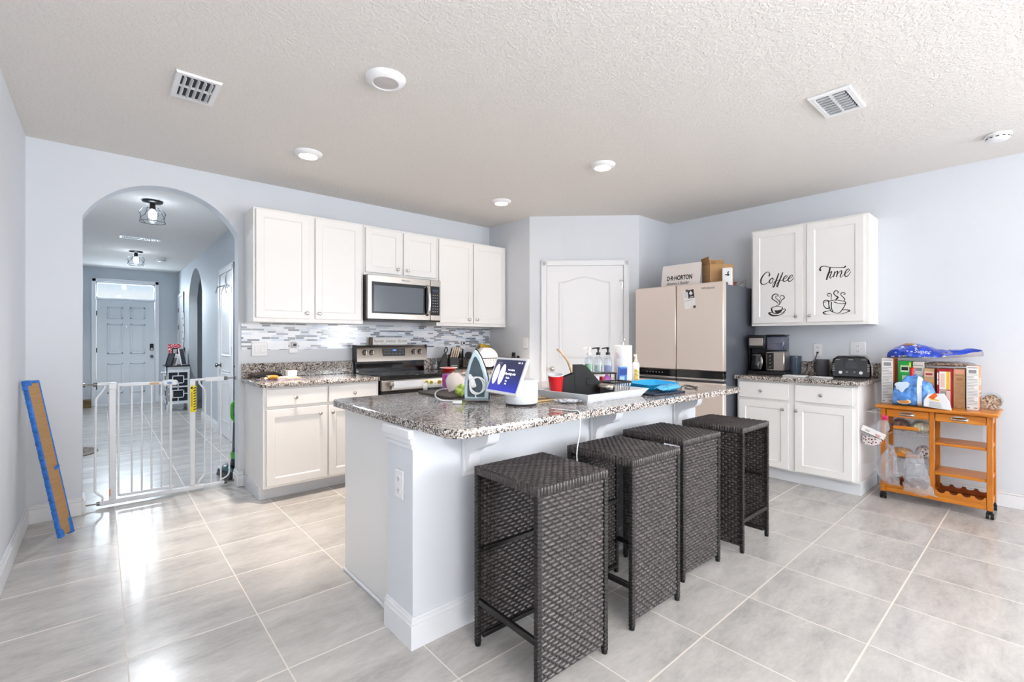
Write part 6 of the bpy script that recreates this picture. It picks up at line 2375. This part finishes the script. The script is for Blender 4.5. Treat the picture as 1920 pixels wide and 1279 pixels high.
# big blue bag on top
m_bluebag = M('royal_blue_bag', (24, 66, 196), .22, var=.22, vscale=12, coat=.5)
m_bagunder = M('bag_underside_white', (222, 226, 236), .4)
bb = thing('snack_bag', 'large royal blue bag lying over the cartons with its end hanging out', 'bag', (4.86, .6, 1.10))
b = B()
n, k = 44, 22
ys, ye = on_x(1664, 670, 4.82).y, on_x(1841, 658, 4.82).y
rnd = random.Random(5)
vs, fs, mi = [], [], []
for i in range(n + 1):
    s = i / n
    y = ys + (ye - ys) * s
    # bottom and top heights along the length
    zb = 1.092 + (0.012 if s < .55 else .012 + .030 * ((s - .55) / .45) ** 1.3)
    th = .116 * (sin(pi * min(1, (s + .04) / .80) ** .75) if s < .76 else 0)
    th = max(th, .026 + .022 * max(0, min(1, (1 - s) / .1)) + .05 * max(0, min(s / .1, 1)) * max(0, (.95 - s)))
    wd = .085 + .055 * sin(pi * min(s * 1.3, 1) ** .8)
    for j in range(k):
        a = 2 * pi * j / k
        rr = 1 + .035 * sin(4 * a + 13 * s) + .03 * sin(7 * a - 29 * s) + .02 * sin(3 * a + 47 * s)
        sz = sin(a)
        z = zb + (th * (.15 + .85 * max(sz, 0) ** .8) * rr if sz >= 0 else th * .15 * (1 + sz))
        tilt = max(0, (s - .50) / .5) ** 1.2 * .24
        dx = wd * cos(a) * rr
        vs.append((4.885 + dx, y, z - tilt * dx + .02 * max(0, s - .6)))
for i in range(n):
    for j in range(k):
        l = (j + 1) % k
        fs.append((i * k + j, i * k + l, (i + 1) * k + l, (i + 1) * k + j))
b._a(vs, fs)
b._a([vs[j] for j in range(k)], [tuple(range(k))])
b._a([vs[n * k + j] for j in range(k)], [tuple(range(k))])
o = b.build('bag_film', [m_bluebag, m_bagunder], bb, True)
for p in o.data.polygons:
    c_, nn = p.center, p.normal
    if nn.z < -.55 and c_.y < ys + (ye - ys) * .40: p.material_index = 1
b = B()
def on_bag(s, hfr):
    i = int(s * n)
    j = k // 2 - int(hfr * k / 4)       # front (-x) side up to the top
    return Vector(vs[i * k + j])
rnd = random.Random(8)
for q in range(34):
    s, hf = rnd.uniform(.04, .72), rnd.uniform(.05, .9)
    p = on_bag(s, hf)
    r_ = rnd.uniform(.004, .010)
    b.blob((p.x - .001, p.y, p.z + .001), (.0035, r_, r_ * .7), 8, 5, m=q % 3)
for (s, hf, ry, rz_, m) in ((.24, .75, .030, .012, 2), (.29, .85, .026, .012, 2), (.20, .55, .014, .008, 0), (.34, .60, .014, .008, 0)):
    p = on_bag(s, hf)
    b.blob((p.x - .001, p.y, p.z + .001), (.006, ry, rz_), 12, 6, m=m)
b.build('bag_print', [M('print_white', (226, 230, 244), .4), M('print_light_blue', (120, 150, 226), .4), M('print_tan', (176, 132, 92), .4)], bb, True)
p = on_bag(.42, .20)
text_part('lettering', 'Super', .042, MATS['print_white'], bb, frame_mat((p.x - .007, p.y, p.z + .006), (0, -1, -.08), (-.25, 0, 1)), shear=.3, world=True)

# blue bread bag with a red clip
br_ = thing('bread_bag', 'blue bread bag with white band and red clip at the front of the cart top', 'bread', (4.70, .68, ZK))
m_bread = M('bread_bag_blue', (84, 140, 220), .2, var=.22, vscale=24, bump=.6, bscale=34, coat=.5)
bm_ = B()
n, k = 30, 24
y0, y1 = on_x(1673, 735, 4.70).y, on_x(1757, 735, 4.70).y
for_v = []
for i in range(n + 1):
    s = i / n
    y = y0 + (y1 - y0) * s
    hgt = (.205 + .020 * math.exp(-((s - .45) / .14) ** 2) + .010 * sin(23 * s)) * (max(.0, 1 - abs(2 * s - 1) ** 5)) ** .5 * (.80 + .20 * sin(pi * s)) + .012
    dp = .060 * (max(.0, 1 - (2 * s - 1) ** 4)) ** .4 + .006
    for j in range(k):
        a = 2 * pi * j / k
        rr = 1 + .05 * sin(5 * a + 11 * s) + .05 * sin(9 * a - 23 * s) + .05 * sin(4 * a + 37 * s)
        z = ZK + .0015 + hgt * (.5 + .5 * math.copysign(abs(sin(a)) ** .75, sin(a)))
        for_v.append((4.705 + dp * math.copysign(abs(cos(a)) ** .7, cos(a)) * rr, y, z))
fs = []
for i in range(n):
    for j in range(k):
        l = (j + 1) % k
        fs.append((i * k + j, i * k + l, (i + 1) * k + l, (i + 1) * k + j))
bm_._a(for_v, fs)
bm_._a(for_v[:k], [tuple(range(k))]); bm_._a(for_v[-k:], [tuple(range(k))])
o = bm_.build('bag_film', [m_bread, M('band_white', (236, 240, 246), .3)], br_, True)
for p in o.data.polygons:
    if .645 < p.center.y < .672: p.material_index = 1
def front(s, z, off=.002):
    i = round(s * n)
    best = min((for_v[i * k + j] for j in range(k)), key=lambda v: abs(v[2] - z) + (9 if v[0] > 4.705 else 0))
    return Vector((best[0] - off, best[1], z))
b = B()
p = front(.30, ZK + .145); b.blob(tuple(p), (.006, .052, .036), 16, 8, .22, 2, 0)
p = front(.29, ZK + .035); b.blob(tuple(p), (.006, .044, .020), 18, 8, 0, 2, 2); b.blob(tuple(p - Vector((.003, 0, 0))), (.006, .034, .013), 16, 8, 0, 2, 1)
b.build('bag_print', [M('print_ice', (206, 224, 246), .3), M('print_toast', (206, 140, 62), .5), M('print_cream2', (232, 214, 170), .5)], br_, True)
b = B()
pb = front(.45, ZK + .215)
b.tube(arc_pts([(4.70, pb.y, ZK + .215), (4.695, pb.y, ZK + .242), (4.69, pb.y + .004, ZK + .262)]), [.030] * 8 + [.014] * 8 + [.022], 12)
b.build('gathered_neck', m_bread, br_, True)
b = B()
b.box(4.668, 4.70, pb.y - .010, pb.y + .012, ZK + .222, ZK + .288, .006)
b.blob((4.684, pb.y, ZK + .286), (.017, .016, .014), 14, 8)
b.build('red_clip', m_red, br_, True)
lt = thing('white_packet', 'white printed packet leaning on the right side of the blue bread bag', 'packet', (4.665, .57, ZK))
b = B(); b.T = at((4.621, .560, ZK + .005), radians(-90), radians(-5), radians(6))
b.prism([(-.070, 0), (.085, 0), (.070, .055), (.030, .115), (-.055, .100), (-.075, .05)], -.012, .010, 'y', bev=.005)
b.build('packet', M('white_foil', (228, 228, 232), .35), lt, True)
b = B(); b.T = at((4.621, .560, ZK + .005), radians(-90), radians(-5), radians(6))
b.prism([(-.050, .07), (-.020, .060), (.0, .095), (-.020, .112)], -.0136, -.0122, 'y', 0)
b.prism([(-.040, .058), (.01, .055), (.01, .064), (-.035, .068)], -.0136, -.0122, 'y', 2)
for i in range(7): b.box(-.04, .035 - i * .003, -.0134, -.0122, .008 + i * .006, .010 + i * .006, 0, 1)
b.build('print', [M('print_orange', (232, 96, 30), .4), m_greyink, M('print_yellow', (240, 190, 50), .4)], lt, True)

# ------------------------------------------------------------------ bread and bags on the left side of the cart
m_crust = M('bread_crust', (202, 148, 84), .6, var=.25, vscale=30)
m_dkbread = M('dark_printed_film', (92, 56, 48), .3, var=.8, vscale=26)


def make_polka(name, bg, fg, sc):
    t = NT(name)
    vo = t.n('ShaderNodeTexVoronoi'); vo.inputs['Scale'].default_value = sc
    t.l(t.obj(), vo.inputs['Vector'])
    t.base(t.ramp(vo.outputs['Distance'], [(0, fg), (.36, bg)], True))
    t.set(Roughness=.25)
    return t.m


m_polka = make_polka('spotted_film', (226, 214, 208), (70, 40, 44), 48)
m_polka2 = make_polka('berry_film', (222, 216, 214), (128, 44, 60), 60)


def loaf(lab, u, v, X, L, Hh_, Wd, mb, seed, nm='bread_bag', rx=0, film=True):
    p = on_x(u, v, X)
    t = thing(nm, lab, 'bread', tuple(p))
    b = pillow(B(), (0, 0, 0), L, Wd, Hh_, amp=.05, seed=seed, flatb=.8, ends=.4)
    b.v = [tuple(Matrix.Translation(p) @ Matrix.Rotation(rx, 4, 'X') @ Vector(v_)) for v_ in b.v]
    b.build('loaf', mb, t, True)
    if film:
        b = pillow(B(), (0, 0, 0), L * 1.10, Wd * 1.12, Hh_ * 1.14, amp=.07, seed=seed + 3, flatb=.8, ends=.35)
        b.v = [tuple(Matrix.Translation(p) @ Matrix.Rotation(rx, 4, 'X') @ Vector(v_)) for v_ in b.v]
        b.build('film', m_film, t, True)
    return t


loaf('bread bag with dark print in the upper left basket of the cart', 1689, 797, 4.745, .115, .095, .12, m_dkbread, 3)
loaf('pale loaf in clear film in the upper basket beside the middle post', 1726, 802, 4.75, .10, .095, .14, M('pale_loaf', (232, 212, 182), .6, var=.2, vscale=36), 6)
loaf('golden buns in clear film in the lower left basket of the cart', 1691, 850, 4.735, .125, .085, .13, m_crust, 9)
loaf('spotted bread bag in the lower basket beside the middle post', 1731, 850, 4.76, .080, .105, .12, m_polka, 12)


def hang_bag(name, lab, top, pts, mat, depth=.05, seed=1):
    """a limp plastic bag: a closed sheet of widths hanging down from a gathered top; pts: (dy, z, half width)"""
    rnd = random.Random(seed)
    k = 36
    q_ = []
    for (p0, p1) in zip(pts, pts[1:]):
        for f_ in (0, .25, .5, .75): q_.append(tuple(x0_ + (x1_ - x0_) * f_ for x0_, x1_ in zip(p0, p1)))
    pts = q_ + [pts[-1]]
    vs, fs = [], []
    for i, (dy, z, hw_) in enumerate(pts):
        for j in range(k):
            a = 2 * pi * j / k
            r = 1 + .10 * sin(5 * a + .5 * i + seed) + .08 * sin(9 * a - .8 * i) + rnd.uniform(-.07, .07)
            vs.append((top.x + depth * (hw_ / .07) ** .5 * sin(a) * r, top.y + dy + hw_ * cos(a) * r, z + .006 * sin(4 * a + i)))
    for i in range(len(pts) - 1):
        for j in range(k):
            l = (j + 1) % k
            fs.append((i * k + j, i * k + l, (i + 1) * k + l, (i + 1) * k + j))
    t = thing(name, lab, 'bag', tuple(top))
    b = B(); b._a(vs, fs)
    b.build('film', mat, t, True, sharp=60)
    return t


m_film2 = clear('crinkled_film', (246, 247, 250), .42, .14, .10, 1.0)
X = 4.590
tp = on_x(1671, 838, X)
hang_bag('plastic_bag', 'empty clear plastic bag hanging from the left end of the lower basket', tp,
         [(0, on_x(0, 838, X).z if False else .44, .012), (.004, .41, .022), (.012, .36, .040), (.020, .30, .054), (.026, .24, .062), (.020, .19, .060), (.0, .155, .050), (-.02, .135, .030)], m_film2, .035, 2)
tp = on_x(1715, 850, X)
hang_bag('plastic_bag', 'clear crinkled plastic bag hanging below the lower basket by the middle post', tp,
         [(0, .405, .040), (0, .38, .048), (-.002, .33, .054), (-.006, .27, .062), (-.012, .21, .070), (-.020, .15, .080), (-.030, .105, .088)], m_film2, .035, 5)
# bread bag hooked on the outer left end
tp = Vector((4.70, .935, .60))
hb = thing('bread_bag', 'bread bag with a white label hanging off the left end of the cart', 'bread', (4.70, .93, .45))
b = B()
pts = [(-.055, .655, .020), (-.050, .632, .014), (-.040, .60, .038), (-.02, .565, .062), (.0, .53, .072), (.014, .49, .072), (.030, .45, .062), (.036, .42, .040)]
k = 24
vs, fs = [], []
for i, (dy, z, hw_) in enumerate(pts):
    for j in range(k):
        a = 2 * pi * j / k
        r = 1 + .07 * sin(5 * a + 1.7 * i) + .05 * sin(9 * a - 2.3 * i)
        vs.append((4.575 + hw_ * .55 * sin(a) * r, .905 + dy + hw_ * cos(a) * r, z))
for i in range(len(pts) - 1):
    for j in range(k):
        l = (j + 1) % k
        fs.append((i * k + j, i * k + l, (i + 1) * k + l, (i + 1) * k + j))
b._a(vs, fs)
o = b.build('film', [m_film2, m_polka2], hb, True, sharp=60)
for p in o.data.polygons:
    if p.center.z < .485: p.material_index = 1
b = B()
lab_ = []
for i, (dy, z) in enumerate(((-.085, .520), (.085, .562))):
    pass
PL = Matrix.Translation((4.528, .915, .528)) @ Matrix.Rotation(radians(-90), 4, 'Z') @ Matrix.Rotation(radians(22), 4, 'Y')
b.T = PL
b.box(-.078, .078, -.003, 0, -.024, .024, .001, 0)
b.box(-.078, .078, -.0036, -.0028, -.026, -.022, 0, 1)
for (x0_, x1_, z0_, m) in ((-.055, -.02, .0, 2), (.015, .055, -.006, 3)):
    for q in range(3): b.box(x0_ + q * .004, x1_ - q * .003, -.0036, -.0028, z0_ - q * .006, z0_ + .003 - q * .006, 0, m)
b.build('label', [m_paper, m_ink, m_greyink, M('print_crimson', (196, 40, 70), .5)], hb, True)
b = B()
b.tube([(4.575 + .016 * cos(2 * pi * i / 16), .855 + .018 * sin(2 * pi * i / 16), .632) for i in range(16)], .006, 8, closed=True)
b.blob((4.565, .850, .652), (.014, .022, .014), 12, 8, .2, 3)
b.build('pink_tie', M('pink_tie', (212, 50, 96), .35), hb, True)
# ================================================================== light, world, camera
def area(name, loc, rot, sx, sy, e, col):
    L = bpy.data.lights.new(name, 'AREA')
    L.shape = 'RECTANGLE'; L.size = sx; L.size_y = sy; L.energy = e; L.color = col
    o = bpy.data.objects.new(name, L)
    COL.objects.link(o)
    o.location = loc; o.rotation_euler = rot
    return o


# daylight through the sliding door and the window behind the camera
area('daylight_sliding_door', (3.4, YREAR - .06, 1.12), (radians(90), 0, 0), 2.9, 2.1, 56, (.93, .965, 1.0))
# daylight fill added in an unseen right-wall opening to brighten the left side
area('added_side_daylight', (XR + .06, -4.3, 1.3), (radians(90), 0, radians(90)), 2.4, 1.9, 225, (.94, .97, 1.0))
# added fill light behind the camera, aimed up to bounce off the ceiling
area('added_ceiling_uplight', (.5, -2.2, 1.75), (radians(180), 0, 0), .45, .45, 108, (.97, .985, 1))
# daylight through the transom over the front door
area('daylight_transom', (.37, YEND + .22, 2.24), (radians(-80), 0, 0), .9, .3, 26, (.88, .94, 1))
# flush ceiling light of the dining area, just outside the frame to the right
dl = thing('ceiling_lamp', 'white round ceiling lamp over the dining area', 'lamp', (3.78, -.40, H))
B().lathe([(.16, -.001), (.165, -.03), (.12, -.075), (.04, -.09)], (0, 0, 0), 36).build('lamp_shade', M('opal_shade', (246, 246, 246), .4, emit=(255, 250, 244), estr=2), dl)
L = bpy.data.lights.new('dining_lamp', 'POINT')
L.energy = 1.6; L.color = (1, .97, .93); L.shadow_soft_size = .045
o = bpy.data.objects.new('dining_lamp', L)
COL.objects.link(o); o.parent = dl; o.location = (0, 0, -.15)


w = bpy.data.worlds.new('sky')
SC.world = w
w.use_nodes = True
nt_ = w.node_tree
bg = nt_.nodes['Background']
tc = nt_.nodes.new('ShaderNodeTexCoord')
sp = nt_.nodes.new('ShaderNodeSeparateXYZ')
nt_.links.new(tc.outputs['Generated'], sp.inputs[0])
rp = nt_.nodes.new('ShaderNodeValToRGB')
e = rp.color_ramp.elements
e[0].position = .0; e[0].color = (1, 1, 1, 1)
e[1].position = .35; e[1].color = (.30, .50, .86, 1)
m_ = e.new(.075); m_.color = (1, 1, 1, 1)
m_ = e.new(.10); m_.color = (.56, .72, .92, 1)
nt_.links.new(sp.outputs[2], rp.inputs[0])
nt_.links.new(rp.outputs[0], bg.inputs[0])
bg.inputs[1].default_value = .62

cam = bpy.data.cameras.new('camera')
cam.sensor_fit = 'HORIZONTAL'
cam.sensor_width = 36
cam.lens = 36 * FPX / 1920
cam.shift_y = (CV - 639.5) / 1920
cam.clip_start = .05
co = bpy.data.objects.new('camera', cam)
COL.objects.link(co)
co.location = (0, 0, EYE)
co.rotation_euler = (radians(90), 0, -YAW)
SC.camera = co
vs_ = SC.view_settings
vs_.view_transform = 'Standard'
vs_.look = 'None'
vs_.exposure = 0.80
vs_.gamma = 1.0
vs_.use_curve_mapping = False
